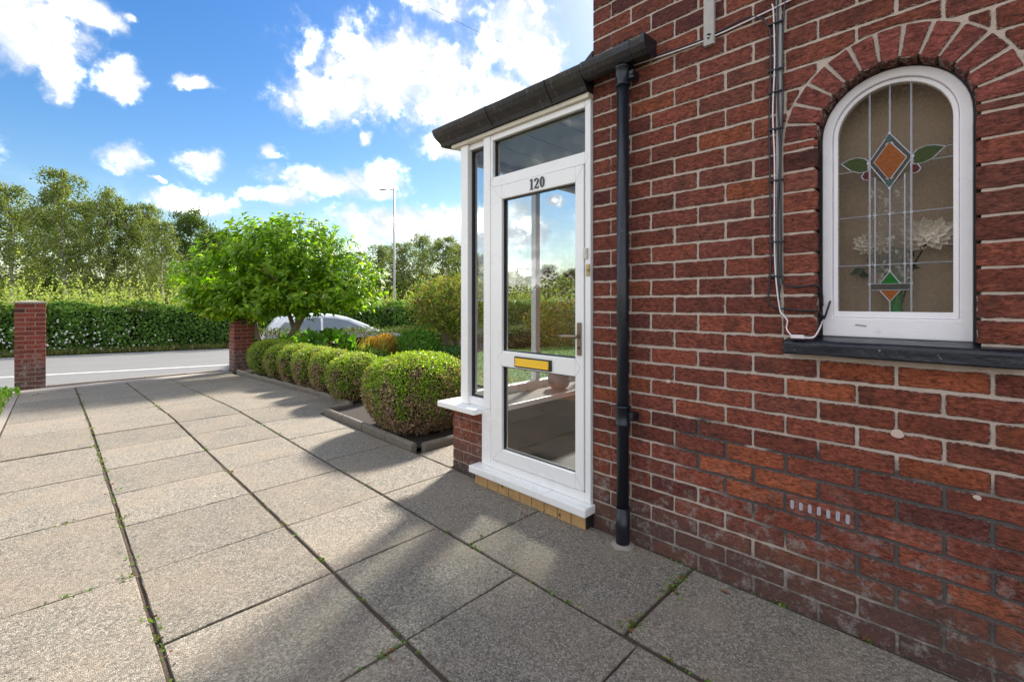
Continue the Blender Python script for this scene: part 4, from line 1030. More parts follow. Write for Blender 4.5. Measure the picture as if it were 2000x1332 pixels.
# ---------------------------------------------------------------- clipped box balls
def box_ball(cx, cy, r, h, n, brown, label):
    z0 = zf(cx, cy) + .02; t = thing('box_ball', label, 'shrub', (cx, cy, z0), 'clipped box balls along the bed')
    D = rdir(int(n * 1.25)); D = D[D[:, 2] > -.8][:n]; n = len(D); P = D.copy()
    e = 2.7; s = (np.abs(P) ** e).sum(1) ** (-1 / e); P = P * s[:, None]
    zz = P[:, 2]; low_ = np.clip(-zz, 0, 1); P[:, :2] *= (1 - .16 * low_[:, None])
    P = P * np.array([r, r, h * .54]) + np.array([0, 0, h * .46])
    lump = vnoise(P, 9 / r * .35, int(cx * 100)); P[:, :2] *= (1 + .07 * (lump - .5))[:, None]; P[:, 2] *= 1 + .05 * (lump - .5)
    dpt = np.abs(rng.normal(0, .022, n)) ; P = P - D * dpt[:, None] * 1.0 + D * rng.exponential(.006, n)[:, None]
    P = P[P[:, 2] > .01]; n = len(P); D = D[:n] if len(D) != n else D
    Dn = unit(P - np.array([0, 0, h * .4])); 
    nz = vnoise(P, 7, 3); nz2 = vnoise(P, 22, 5); hh = P[:, 2] / h
    pb = np.clip((.62 - hh) * 1.7 + (nz - .5) * 1.6 + (nz2 - .5) * 1.2 + .42, 0, 1) * brown
    isb = rng.random(n) < pb
    g = palette(n, [(.19, .31, .03), (.25, .38, .035), (.13, .24, .022), (.30, .41, .05), (.08, .16, .018)], .2)
    top = np.clip((hh - .55) * 2, 0, 1)[:, None]; g = g * (1 - .25 * top) + top * .25 * np.array([.55, .60, .06])
    b = palette(n, [(.36, .24, .16), (.28, .19, .12), (.46, .34, .25), (.16, .12, .07)], .2)
    c = np.where(isb[:, None], b, g)
    N = Dn + .75 * rdir(n); TD = rdir(n) + Dn * .7
    V, F, CC = leaves(P, TD, N, rng.uniform(.012, .021, n), T_rhomb, c, 1.5)
    link('foliage', npmesh('foliage', V, F, M_leaf, CC), t)
    # dark twiggy inside
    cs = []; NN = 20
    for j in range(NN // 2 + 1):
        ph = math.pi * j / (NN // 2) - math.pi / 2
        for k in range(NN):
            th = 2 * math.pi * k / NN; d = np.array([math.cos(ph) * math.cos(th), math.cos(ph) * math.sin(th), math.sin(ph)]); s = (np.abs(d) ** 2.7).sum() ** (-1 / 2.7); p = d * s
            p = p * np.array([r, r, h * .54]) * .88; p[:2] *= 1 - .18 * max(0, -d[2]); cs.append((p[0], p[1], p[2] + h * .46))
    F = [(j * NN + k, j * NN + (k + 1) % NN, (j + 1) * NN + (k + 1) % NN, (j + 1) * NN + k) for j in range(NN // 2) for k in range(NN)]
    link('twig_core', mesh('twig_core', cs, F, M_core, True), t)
    V, F = join(*[tube([(rnd.uniform(-.03, .03), rnd.uniform(-.03, .03), -.03), (rnd.uniform(-.1, .1), rnd.uniform(-.1, .1), h * .3)], .008, 5) for _ in range(5)])
    link('stem', mesh('stem', V, F, M_bark), t)
balls = [(2.53, 3.80, .49, .70, 42000, 1.0, 'largest clipped box ball next to the porch, brown on its lower half'),
         (2.68, 5.42, .325, .56, 15000, .75, 'second box ball from the porch, bright green beside the largest one'),
         (2.70, 6.10, .29, .56, 11000, 1.1, 'third box ball from the porch, narrow and browning at the foot'),
         (2.74, 6.78, .31, .58, 11000, .95, 'fourth box ball from the porch in the row'),
         (2.77, 7.46, .31, .59, 9000, 1.0, 'fifth box ball from the porch in the row'),
         (2.82, 8.18, .34, .58, 9000, .8, 'sixth box ball from the porch, second from the gate pier'),
         (2.95, 9.15, .45, .62, 14000, .35, 'dark green box ball nearest the right gate pier')]
for b in balls: box_ball(*b)

# ---------------------------------------------------------------- the bright green tree over the pier
def ornamental():
    bx, by = 3.25, 9.95; z0 = zf(bx, by)
    t = thing('garden_tree', 'spreading bright green leafy tree with leaning bare trunks beside the right gate pier', 'tree', (bx, by, z0))
    ax = np.array([.705, -.709, 0]); fw_ = np.array([.709, .705, 0]); B = np.array([bx, by, z0])
    def loc(a, f, z): return B + ax * a + fw_ * f + np.array([0, 0, z])
    trunks = []
    lim = [([(-.15, 0, 0), (-.28, 0, .35), (-.42, .0, .75), (-.48, .0, 1.1), (-.7, -.1, 1.45), (-1.1, -.2, 1.8)], [.055, .048, .042, .036, .028, .014]),
           ([(.0, .1, .0), (.18, .08, .55), (.40, .05, .95), (.62, 0, 1.3), (.8, 0, 1.7), (1.0, 0, 2.2)], [.095, .085, .072, .055, .035, .015]),
           ([(.30, .07, .8), (.15, .05, 1.3), (.0, .1, 1.8), (-.1, .1, 2.5)], [.045, .038, .028, .012]),
           ([(-.42, 0, .8), (-.9, .1, 1.25), (-1.5, .1, 1.55), (-1.9, .1, 1.7)], [.03, .025, .018, .008]),
           ([(.5, .03, 1.1), (1.0, .2, 1.4), (1.6, .2, 1.65), (2.0, .1, 1.8)], [.04, .03, .02, .008]),
           ([(.2, .05, 1.2), (.3, -.5, 1.7), (.2, -.9, 2.0)], [.03, .02, .008]), ([(.2, .05, 1.2), (.1, .6, 1.8), (.2, 1.0, 2.2)], [.03, .02, .008])]
    part('trunk', join(*[tube([loc(*p) for p in P], r, 9) for P, r in lim]), M_bark, t, True)
    # crown: whorls of long leaves at shoot tips over a lumpy umbrella
    Cs, Dr = [], []
    lobes = [(-.55, 0, 2.15, 1.15, .9, .80), (.1, .1, 2.35, 1.2, .9, .72), (.70, 0, 2.20, 1.0, .9, .78), (-1.25, 0, 1.75, .85, .75, .62), (1.45, 0, 1.75, .78, .75, .62), (.15, -.3, 2.42, 1.2, .8, .72), (-.2, -.45, 1.45, .9, .6, .42), (.6, -.3, 1.45, .9, .6, .40), (-1.0, -.25, 1.35, .60, .5, .35), (.25, .3, 1.9, 1.4, .9, .7)]
    while len(Cs) < 2000:
        lo = lobes[rnd.randrange(len(lobes))]; d = rdir(1)[0]; u = rnd.uniform(.62, 1.03)
        if u < .85 and rnd.random() < .3: continue
        p = np.array([lo[0] + d[0] * lo[3] * u, lo[1] + d[1] * lo[4] * u, lo[2] + d[2] * lo[5] * u])
        if p[2] < 1.04 + .10 * math.sin(p[0] * 5): continue
        Cs.append(p); Dr.append(d)
    Cs = np.array(Cs); Dr = np.array(Dr)
    shoot = unit(Dr * np.array([1, 1, .6]) + np.array([0, 0, .75])); 
    k = 8; n = len(Cs)
    C = np.repeat(Cs, k, 0) + np.repeat(shoot, k, 0) * rng.uniform(-.11, .06, (n * k, 1)); sh = np.repeat(shoot, k, 0)
    rad_ = rdir(n * k); rad_ = unit(rad_ - sh * (rad_ * sh).sum(1, keepdims=True)); D = rad_ + sh * rng.uniform(.05, .8, (n * k, 1)); D[:, 2] -= .12
    Wd = C[:, :1] * ax + C[:, 1:2] * fw_ + np.array([0, 0, 1]) * C[:, 2:3] + B
    D = D[:, :1] * ax + D[:, 1:2] * fw_ + np.array([0, 0, 1]) * D[:, 2:3]; N = sh[:, :1] * ax + sh[:, 1:2] * fw_ + np.array([0, 0, 1]) * sh[:, 2:3] + .35 * rdir(n * k)
    S = rng.uniform(.095, .165, n * k)
    cc = palette(n * k, [(.17, .31, .014), (.23, .37, .018), (.12, .25, .012), (.30, .42, .025), (.09, .19, .012)], .16)
    yel = rng.random(n * k) < .008; cc[yel] = (.38, .34, .04)
    # the leaves that face the drive become single leaves, the rest one mass
    dist = Wd @ np.array([.709, .705, 0]) - .02 * rng.random(len(Wd)); idx = np.argsort(dist); big = idx[:290]; rest = idx[290:]
    o = leafobj('foliage', t, Wd[rest], D[rest], N[rest], S[rest], T_ltri, cc[rest], M_leafgloss, .82); o['kind'] = 'stuff'
    lv = []
    for q in range(6):
        V, F, CC = leaves(np.zeros((1, 3)), np.array([[0, 1.0, 0]]), np.array([[0, 0, 1.0]]), np.ones(1), T_ltri, palette(1, [(.20, .34, .016)], .25), .82); lv.append(npmesh('leaf', V, F, M_leafgloss, CC))
    from mathutils import Matrix
    for i in big:
        d = Vector(D[i]).normalized(); x = d.cross(Vector(N[i])).normalized(); nn = x.cross(d)
        o = link('leaf', lv[i % 6], t, Vector(Wd[i]) - wl(t)); o.rotation_euler = Matrix((x, d, nn)).transposed().to_euler(); s = float(S[i]); o.scale = (s, s, s)
ornamental()

# ---------------------------------------------------------------- garden hedge, plants
def hedge(name, pts, hgt, thick, dens, ls, pal, label, browns=None, zt=0.0, m=M_leafmatte, flowers=False, lean=0.0, wob=.06):
    """pts: polyline of the front foot; thickness away from the camera (+y side)"""
    t = thing(name, label, 'hedge', (pts[0][0], pts[0][1], zf(*pts[0])))
    P = [Vector(p) for p in pts]; CC_, DD, core_ = [], [], []
    for a, b in zip(P, P[1:]):
        d = b - a; L = d.length; d = d / L; nrm = Vector((-d.y, d.x)) ; nrm = nrm if nrm.y > 0 else -nrm
        nf, nt = int(L * hgt * dens), int(L * thick * dens)
        s = rng.uniform(0, L, nf); z = rng.uniform(0, hgt, nf); o = rng.normal(0, .035, nf)
        wv_ = wob * (np.sin(s * 2.1 + z * 3) + np.sin(s * 5.3 + 1) * .6)
        ff = np.stack([a.x + d.x * s + nrm.x * (o + wv_), a.y + d.y * s + nrm.y * (o + wv_), z], 1); fd = np.tile(np.array([-nrm.x, -nrm.y, .15]), (nf, 1))
        s = rng.uniform(0, L, nt); q = rng.uniform(0, thick, nt); tt = np.stack([a.x + d.x * s + nrm.x * q, a.y + d.y * s + nrm.y * q, hgt + wob * np.sin(s * 3 + q * 2) + rng.normal(0, .03, nt)], 1); td = np.tile(np.array([0, 0, 1.]), (nt, 1))
        CC_ += [ff, tt]; DD += [fd, td]
        i = .10 + wob; c0 = a + nrm * i; c1 = b + nrm * i; c2 = b + nrm * thick; c3 = a + nrm * thick
        core_.append(([(c.x, c.y, zf(c.x, c.y) + z_) for z_ in (-.1, hgt - .10 - wob) for c in (c0, c1, c2, c3)], [(0, 3, 2, 1), (4, 5, 6, 7), (0, 1, 5, 4), (1, 2, 6, 5), (2, 3, 7, 6), (3, 0, 4, 7)]))
    C = np.concatenate(CC_); Dn = np.concatenate(DD); n = len(C); rel = C[:, 2] / hgt; C[:, 2] += zs(C[:, 0], C[:, 1])
    c = palette(n, pal, .2)
    if browns is not None:
        pb = np.clip(browns[0] * (1.15 - rel) + (vnoise(C, 4, 9) - .5) * 1.2, 0, 1) * browns[2]; isb = rng.random(n) < pb; c[isb] = palette(int(isb.sum()), browns[1], .2)
    leafobj('foliage', t, C, rdir(n) + Dn * .4, Dn + .7 * rdir(n), rng.uniform(.7, 1.3, n) * ls, T_rhomb, c, m, 1.5)
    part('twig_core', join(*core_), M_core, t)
    return t
gh = hedge('garden_hedge', [(2.95, 10.75), (6.0, 10.3), (12, 9.3), (24, 7.4)], .80, .75, 1000, .035, [(.06, .10, .02), (.10, .14, .03), (.14, .17, .05)], 'low trimmed garden hedge, brown and twiggy inside, along the road behind the shrubs', (.95, [(.13, .09, .055), (.20, .15, .09), (.07, .05, .03)], .8))
L = []
for _ in range(90):
    x = rnd.uniform(3.0, 9.5); y = 10.75 - .145 * (x - 2.95) - rnd.uniform(.02, .10); z = zf(x, y); dx = rnd.uniform(-.22, .22); L.append(tube([(x, y, z), (x + dx, y - rnd.uniform(-.03, .06), z + rnd.uniform(.4, .8))], [.006, .003], 4))
part('bare_stem', join(*L), simple('bare_twig', (.24, .16, .10), .9), gh)
def shrub(name, cx, cy, r, h, n, ls, pal, label, cat='shrub', m=M_leafmatte, z0=None, templ=T_rhomb, wid=1.5, stems=6, core_f=.72, lift=0.0, gapn=4.0, trunk=None, up=.3, fill=.55):
    zb = zf(cx, cy) if z0 is None else z0; t = thing(name, label, cat, (cx, cy, zb))
    D = rdir(n); u = fill + (1 - fill) * rng.random(n) ** .6; P = D * u[:, None] * np.array([r, r, h / 2]) * (1 + .35 * (vnoise(D * 1.0, gapn, int(abs(cx) * 37) + 1) - .5))[:, None]
    P += np.array([0, 0, h / 2 + lift]); keep = P[:, 2] > .02; P = P[keep]; D = D[keep]; k = len(P)
    c = palette(k, pal, .2)
    V, F, CC = leaves(P, rdir(k) + D * .5 + np.array([0, 0, up]), D + .8 * rdir(k), rng.uniform(.7, 1.3, k) * ls, templ, c, wid); link('foliage', npmesh('foliage', V, F, m, CC), t)
    Ls = []
    if trunk:
        for P_, r_ in trunk: Ls.append(tube(P_, r_, 8))
    for _ in range(stems):
        a = rnd.uniform(0, 6.28); q = rnd.uniform(.3, .8); Ls.append(tube([(0, 0, .0 if not trunk else lift * .8), (math.cos(a) * r * q * .4, math.sin(a) * r * q * .4, lift + h * .35), (math.cos(a) * r * q, math.sin(a) * r * q, lift + h * rnd.uniform(.5, .85))], [.02, .014, .005] if r > .5 else [.006, .004, .002], 5))
    if Ls: V, F = join(*Ls); link('stem', mesh('stem', V, F, M_bark, True), t)
    return t
shrub('conifer', 4.99, 8.88, .42, .62, 7000, .035, [(.42, .20, .055), (.48, .26, .08), (.26, .24, .05), (.45, .26, .06)], 'low rounded conifer with orange tipped foliage in front of the trimmed hedge', up=.8)
shrub('leafy_shrub', 3.75, 8.75, .55, .75, 420, .16, [(.07, .18, .015), (.10, .24, .02), (.05, .12, .015)], 'glossy broad leaved green shrub under the bright tree', m=M_leafgloss, templ=T_ltri, wid=1.2)
shrub('leafy_shrub', 3.50, 9.75, .42, .72, 380, .13, [(.13, .28, .02), (.18, .34, .025), (.08, .19, .015)], 'tall leafy green shrub between the right gate pier and the leaning trunk', m=M_leafgloss, templ=T_ltri, wid=.9)
shrub('fern', 5.46, 8.26, .5, .75, 1500, .07, [(.07, .19, .02), (.10, .24, .03)], 'fresh green feathery plant between the orange conifer and the gnarled shrub', 'plant', templ=T_rhomb, wid=.7, up=.7)
shrub('ground_shrub', 5.95, 7.7, .45, .35, 1500, .05, [(.05, .13, .03), (.08, .17, .05)], 'low green plant at the foot of the gnarled shrub', 'plant')
shrub('spreading_plant', 4.2, 8.0, .5, .4, 1200, .05, [(.06, .13, .02), (.10, .17, .03)], 'low mixed green plant behind the middle of the box ball row', 'plant')
ir = thing('iris_clump', 'clump of yellowing sword leaves behind the box balls', 'plant', (4.35, 8.6, zf(4.35, 8.6)))
n = 60; C = np.stack([rng.normal(4.4, .30, n), rng.normal(8.6, .22, n), np.zeros(n)], 1); C[:, 2] = zs(C[:, 0], C[:, 1]) + .02
D = rdir(n) * .45 + np.array([0, 0, 1]); leafobj('blade', ir, C, D, rdir(n), rng.uniform(.4, .75, n), T_ltri, palette(n, [(.24, .24, .05), (.28, .20, .06), (.10, .20, .03)], .15), M_leaf, .13)['kind'] = 'stuff'
gn = [([(.0, 0, 0), (-.08, .03, .3), (-.22, .0, .6), (-.2, 0, .95), (-.05, 0, 1.3)], [.13, .11, .09, .06, .03]), ([(.1, 0, 0), (.12, .0, .4), (-.02, 0, .75), (.3, 0, 1.2)], [.09, .08, .06, .03]), ([(-.2, 0, .6), (-.6, .1, .95), (-.9, .1, 1.4)], [.06, .04, .02])]
shrub('gnarled_shrub', 6.43, 8.28, 1.0, 1.42, 7500, .06, [(.14, .20, .045), (.20, .25, .055), (.30, .31, .07), (.10, .15, .04), (.28, .20, .07)], 'large old yellow green shrub with a gnarled trunk left of the porch', lift=.55, trunk=gn, stems=14, fill=.35)
# garden to the right, seen through the porch glass
for i, (x, y, r, h, pal, lb) in enumerate([(13.2, 8.0, 1.1, 1.9, [(.30, .14, .06), (.12, .13, .03), (.22, .14, .04)], 'bronze orange leaved shrub seen through the door glass'),
        (10.9, 8.5, 1.2, 1.5, [(.09, .14, .025), (.22, .15, .04)], 'green and rust shrub beyond the lawn behind the porch'),
        (15.2, 7.2, 1.2, 1.8, [(.10, .17, .03), (.15, .21, .04)], 'fresh green shrub at the edge of the lawn behind the porch'),
        (17.5, 6.4, 1.2, 2.0, [(.06, .11, .02), (.11, .15, .03)], 'dark green shrub farthest along the lawn behind the porch')]):
    shrub('garden_shrub', x, y, r, h, 5000, .07, pal, lb, stems=8)
def grassy(name, x0, x1, fy0, fy1, n, hgt, pal, label, cat='grass'):
    x = rng.uniform(x0, x1, n); f = rng.random(n); y = fy0(x) + (fy1(x) - fy0(x)) * f; C = np.stack([x, y, zs(x, y)], 1)
    o = leafobj(name, None, C, rdir(n) * .5 + np.array([0, 0, 1]), rdir(n), rng.uniform(.5, 1.4, n) * hgt, T_rhomb, palette(n, pal, .2), M_leafmatte, .35)
    tag(o, label, cat, kind='stuff')
grassy('lawn_grass', 4.4, 16, lambda x: 1.6 + 0 * x, lambda x: 9.0 + 0 * x, 60000, .07, [(.10, .22, .03), (.13, .26, .035), (.08, .17, .02)], 'mown green lawn beyond the porch')
grassy('verge_grass', -12, 22, lambda x: 21.4 - .3 * x, lambda x: 22.3 - .3 * x, 9000, .18, [(.10, .16, .03), (.20, .18, .07), (.24, .18, .09), (.08, .13, .03)], 'rough grass verge along the far side of the road')
grassy('edge_grass', -.62, -.40, lambda x: 7.4 + 0 * x, lambda x: 10.5 + 0 * x, 260, .09, [(.13, .26, .03), (.18, .33, .04)], 'bright tufts of grass along the left edge of the drive')
dd = shrub('dandelion', -.45, 9.85, .13, .10, 60, .06, [(.16, .32, .03), (.20, .36, .04)], 'bright green leafy weed beside the foot of the left gate pier', 'weed', templ=T_ltri, wid=1.0, m=M_leaf, stems=0)

# ---------------------------------------------------------------- far side of the road
far = [(-26, 22.15 + 7.8), (-8, 22.15 + 2.4), (5, 22.15 - 1.5), (20, 22.15 - 6.0), (44, 22.15 - 13.2)]
fh = hedge('roadside_hedge', far, 1.62, 1.6, 520, .085, [(.08, .17, .028), (.11, .23, .04), (.05, .11, .022), (.16, .27, .06)], 'long dense dark green hedge on the far side of the road', wob=.12)
# white bindweed flowers on the left stretch
n = 230; x = rng.normal(-.3, 1.7, n); y = 22.15 - .3 * x - .18; C = np.stack([x, y, zs(x, y) + np.clip(rng.gamma(2.2, .26, n), .1, 1.5)], 1)
leafobj('white_flower', fh, C, rdir(n), np.tile(np.array([0, -1., .2]), (n, 1)) + .3 * rdir(n), rng.uniform(.035, .06, n), T_quad, palette(n, [(.75, .76, .70)], .05), M_petal)['kind'] = 'stuff'
# feathery shoots on top of it
n_s = 3400; x = rng.uniform(-20, 36, n_s); dep = rng.uniform(0, 2.2, n_s); y = 22.15 - .3 * x + dep; zb = zs(x, y) + 1.5
hs = rng.gamma(4, .165, n_s) * (.7 + .7 * vnoise(np.stack([x, y, 0 * x], 1), 1.2, 4)); kk = 15
tt_ = rng.random((n_s, kk)); leanx = rng.normal(0, .12, (n_s, 1)); C = np.stack([x[:, None] + leanx * tt_ * hs[:, None], y[:, None] + 0 * tt_, zb[:, None] + tt_ * hs[:, None]], 2).reshape(-1, 3)
n = len(C); leafobj('shoots', fh, C + rng.normal(0, .025, (n, 3)), rdir(n) + np.array([0, 0, .6]), rdir(n), rng.uniform(.05, .095, n), T_rhomb, palette(n, [(.30, .38, .10), (.38, .45, .14), (.24, .32, .08), (.42, .42, .18)], .16), M_leafmatte, 1.1)

# birches ------------------------------------------------------
def tree_meshes(seed, H_, n_br, leaf_n, pal, droop, crown_r, start=.28, ls=.13, m_b=M_birch):
    r = random.Random(seed); g = np.random.default_rng(seed)
    lean = [0, 0]; pts = [(0, 0, -.3)]
    for i in range(1, 9): lean[0] += r.uniform(-.12, .12); lean[1] += r.uniform(-.12, .12); pts.append((lean[0], lean[1], H_ * i / 8.4))
    rads = [.15 * (1 - i / 9.5) * H_ / 11 for i in range(9)]; L = [tube(pts, rads, 7)]; C = []
    for b in range(n_br):
        f = start + (1 - start) * (b / n_br) ** .9; f = min(f, .97); i = f * 8; k = min(int(i), 7); a = Vector(pts[k]).lerp(Vector(pts[k + 1]), i - k)
        az_ = b * 2.4 + r.uniform(-.6, .6); ln = crown_r * (1.12 - abs(f - .5) * 1.1) * r.uniform(.6, 1.1); up_ = r.uniform(.5, 1.2)
        e = Vector((math.cos(az_), math.sin(az_), 0)); br = [a, a + e * ln * .35 + Vector((0, 0, ln * up_ * .38)), a + e * ln * .7 + Vector((0, 0, ln * up_ * .48)), a + e * ln + Vector((0, 0, ln * (up_ * .48 - droop * .35)))]
        L.append(tube(br, [.035 * H_ / 11, .024, .014, .006], 4, False))
        A = np.array([tuple(v) for v in br]); nc = 8
        for q in range(nc):
            t = min(.999, (q + g.random()) / nc * .85 + .16); sg = int(t * 3); fr_ = t * 3 - sg; c0 = A[sg] * (1 - fr_) + A[min(sg + 1, 3)] * fr_ + g.normal(0, .16, 3) * ln / 1.5
            nn = int(leaf_n / n_br / nc * g.uniform(.4, 1.7)); w_ = g.uniform(.11, .24) * (1.6 if droop < .5 else 1)
            p = c0 + g.normal(0, 1, (nn, 3)) * np.array([w_, w_, w_ * .8]); p[:, 2] -= g.exponential(droop * .34, nn) * t; C.append(p)
    C = np.concatenate(C); n = len(C); D = unit(g.normal(size=(n, 3))) + np.array([0, 0, -droop * .6]); N = unit(g.normal(size=(n, 3)))
    cs = np.array(pal)[g.integers(0, len(pal), n)] * (1 + .10 * g.normal(size=(n, 1))); V, F, CC = leaves(C, D, N, g.uniform(.6, 1.3, n) * ls, T_rhomb, np.clip(cs, .01, 1), 1.4)
    vb, fb_ = join(*L)
    return mesh('trunk', vb, fb_, m_b, True), npmesh('crown', V, F, M_leafmatte, CC)
BP = [(.15, .20, .055), (.19, .24, .065), (.12, .16, .05), (.24, .27, .09)]
DP = [(.09, .14, .03), (.12, .18, .04), (.07, .11, .028)]
kinds = [tree_meshes(11, 11, 30, 9500, BP, 1.3, 2.1), tree_meshes(12, 11, 25, 7500, BP, 1.5, 1.9), tree_meshes(13, 11, 34, 11000, BP, 1.1, 2.4),
         tree_meshes(14, 11, 40, 17000, DP, .35, 2.9, .15, .16, M_bark), tree_meshes(15, 11, 38, 16000, DP, .3, 2.7, .18, .16, M_bark)]
def at(u, t):
    k = (u - 1000) / 895; return t * (.705 * k + .709), t * (.705 - .709 * k)
tr = [ # u, depth, top v, kind, label
 (-60, 30, 345, 0, 'birch at the far left end of the row behind the hedge'), (22, 31, 352, 1, 'tall birch with two pale stems above the left gate pier'), (80, 36, 410, 3, 'dark green bushy tree between the two tallest birches'),
 (128, 29, 338, 2, 'tallest birch with a pale forked trunk behind the roadside hedge'), (172, 34, 385, 1, 'slender birch just right of the tallest birch'), (210, 30, 372, 0, 'birch with a broad drooping crown right of the tallest one'),
 (252, 31, 392, 1, 'narrow birch with a thin open crown in the left row'), (290, 33, 402, 2, 'birch with a white trunk left of the bright green tree'), (318, 29, 425, 1, 'small open birch close to the bright green tree'),
 (362, 40, 418, 4, 'dark rounded tree rising behind the bright green tree'), (415, 38, 452, 3, 'dark tree mostly hidden behind the bright green tree'), (480, 42, 470, 4, 'dark tree behind the middle of the bright green tree'),
 (560, 42, 480, 3, 'tree wholly behind the right half of the bright green tree'), (690, 43, 492, 2, 'low birch just right of the bright green tree'), (742, 42, 478, 2, 'weeping birch left of the tall lamp column'), (786, 40, 474, 0, 'weeping birch right of the tall lamp column'),
 (824, 43, 456, 1, 'tallest weeping birch in the group left of the porch'), (862, 41, 464, 2, 'weeping birch above the gnarled shrub beside the porch'), (898, 43, 478, 0, 'birch partly hidden by the porch corner post'), (935, 46, 500, 3, 'dark tree seen through the narrow porch side window'),
 (985, 48, 535, 4, 'dark tree seen at the left edge of the door glass'), (1030, 50, 545, 3, 'dark tree behind the small lamp seen through the door glass'), (1075, 44, 522, 4, 'dark tree right of the post seen through the door glass'), (1118, 42, 528, 3, 'dark tree at the right edge of the door glass'),
 (1180, 44, 520, 4, 'dark tree beyond the porch hidden by the house corner')]
for (u, t_, v, k, lb) in tr:
    x, y = at(u, t_); zt = HC + (590 - v) / 895 * t_; hh = zt + .55; s = hh / 11
    T = thing('birch_tree' if k < 3 else 'broadleaf_tree', lb, 'tree', (x, y, -.55), 'trees behind the roadside hedge'); T.rotation_euler = (0, 0, rnd.uniform(0, 6.28))
    for nm, me in zip(('trunk', 'crown'), kinds[k]):
        o = link(nm, me, T, scale=((max(s, .55) if u < 500 else .95) if k < 3 else max(s, .55) * .95,) * 2 + (s * 1.03,))
# understorey between the trees
def wood():
    n = 90000; u = rng.uniform(-350, 1700, n); t_ = rng.uniform(36, 47, n); k = (u - 1000) / 895; x = t_ * (.705 * k + .709); y = t_ * (.705 - .709 * k)
    top = 2.4 + 1.5 * vnoise(np.stack([x, y, 0 * x], 1), .35, 8) + 1.0 * vnoise(np.stack([x, y, 0 * x], 1), 1.2, 2); z = rng.random(n) ** .8 * top - .5
    C = np.stack([x, y, z], 1); o = leafobj('understorey', None, C, rdir(n), rdir(n), rng.uniform(.14, .34, n), T_rhomb, palette(n, [(.09, .14, .035), (.13, .18, .04), (.20, .23, .05), (.07, .10, .03)], .2), M_leafmatte, 1.4)
    tag(o, 'dense green undergrowth filling the gaps between the birches', 'undergrowth', kind='stuff')
wood()
# neighbour's hedge and shrubs to the left of the drive, out of frame but mirrored in the door glass
for (x, y, r, h, pal, lb) in [(-2.3, 3.2, .75, 1.5, [(.10, .14, .03), (.30, .13, .04)], 'rust and green shrub on the left beyond the drive'), (-2.5, 5.0, .9, 1.9, [(.07, .12, .02), (.24, .12, .04)], 'tall mixed shrub left of the drive'),
                               (-3.0, 6.9, .9, 1.6, [(.12, .18, .03), (.2, .15, .04)], 'green shrub left of the drive near the gate'), (-2.6, 1.4, .8, 1.7, [(.08, .14, .02), (.26, .14, .05)], 'shrub left of the camera side of the drive')]:
    shrub('neighbour_shrub', x, y, r, h, 4500, .06, pal, lb, stems=8)

# ---------------------------------------------------------------- street lamps, car, overhead wire
def lamp(u, t_, topv, arm, label, base=-.55):
    x, y = at(u, t_); zt = HC + (590 - topv) / 895 * t_
    T = thing('street_lamp', label, 'street lamp', (x, y, base), 'street lamps along the road')
    ax = Vector((.705, -.709, 0)) * arm; s = t_ / 30
    part('column', tube([(x, y, base), (x, y, base + 1.4), (x, y, base + 1.45), (x, y, zt)], [.10, .10, .075, .055], 10), M_galv, T, True)
    p = Vector((x, y, zt - .12)); e = p + ax * .62 * s
    part('arm', tube([p, p + ax * .3 * s + Vector((0, 0, .05)), e + Vector((0, 0, .03))], .022, 6), M_galv, T, True)
    h0 = e - ax * .12; h1 = e + ax * .38
    V, F = tube([h0 + Vector((0, 0, .03)), h0.lerp(h1, .25) + Vector((0, 0, .04)), h0.lerp(h1, .6) + Vector((0, 0, .04)), h1 + Vector((0, 0, .02))], [.03, .085, .10, .04], 8)
    V = [(a, b, e.z + (c - e.z) * .55) for a, b, c in V]; part('lamp_head', (V, F), M_galv, T, True)
lamp(770, 29, 368, -1, 'tall grey street lamp column rising behind the garden hedge left of the porch')
lamp(1011, 42, 524, 1, 'small distant street lamp seen through the door glass')
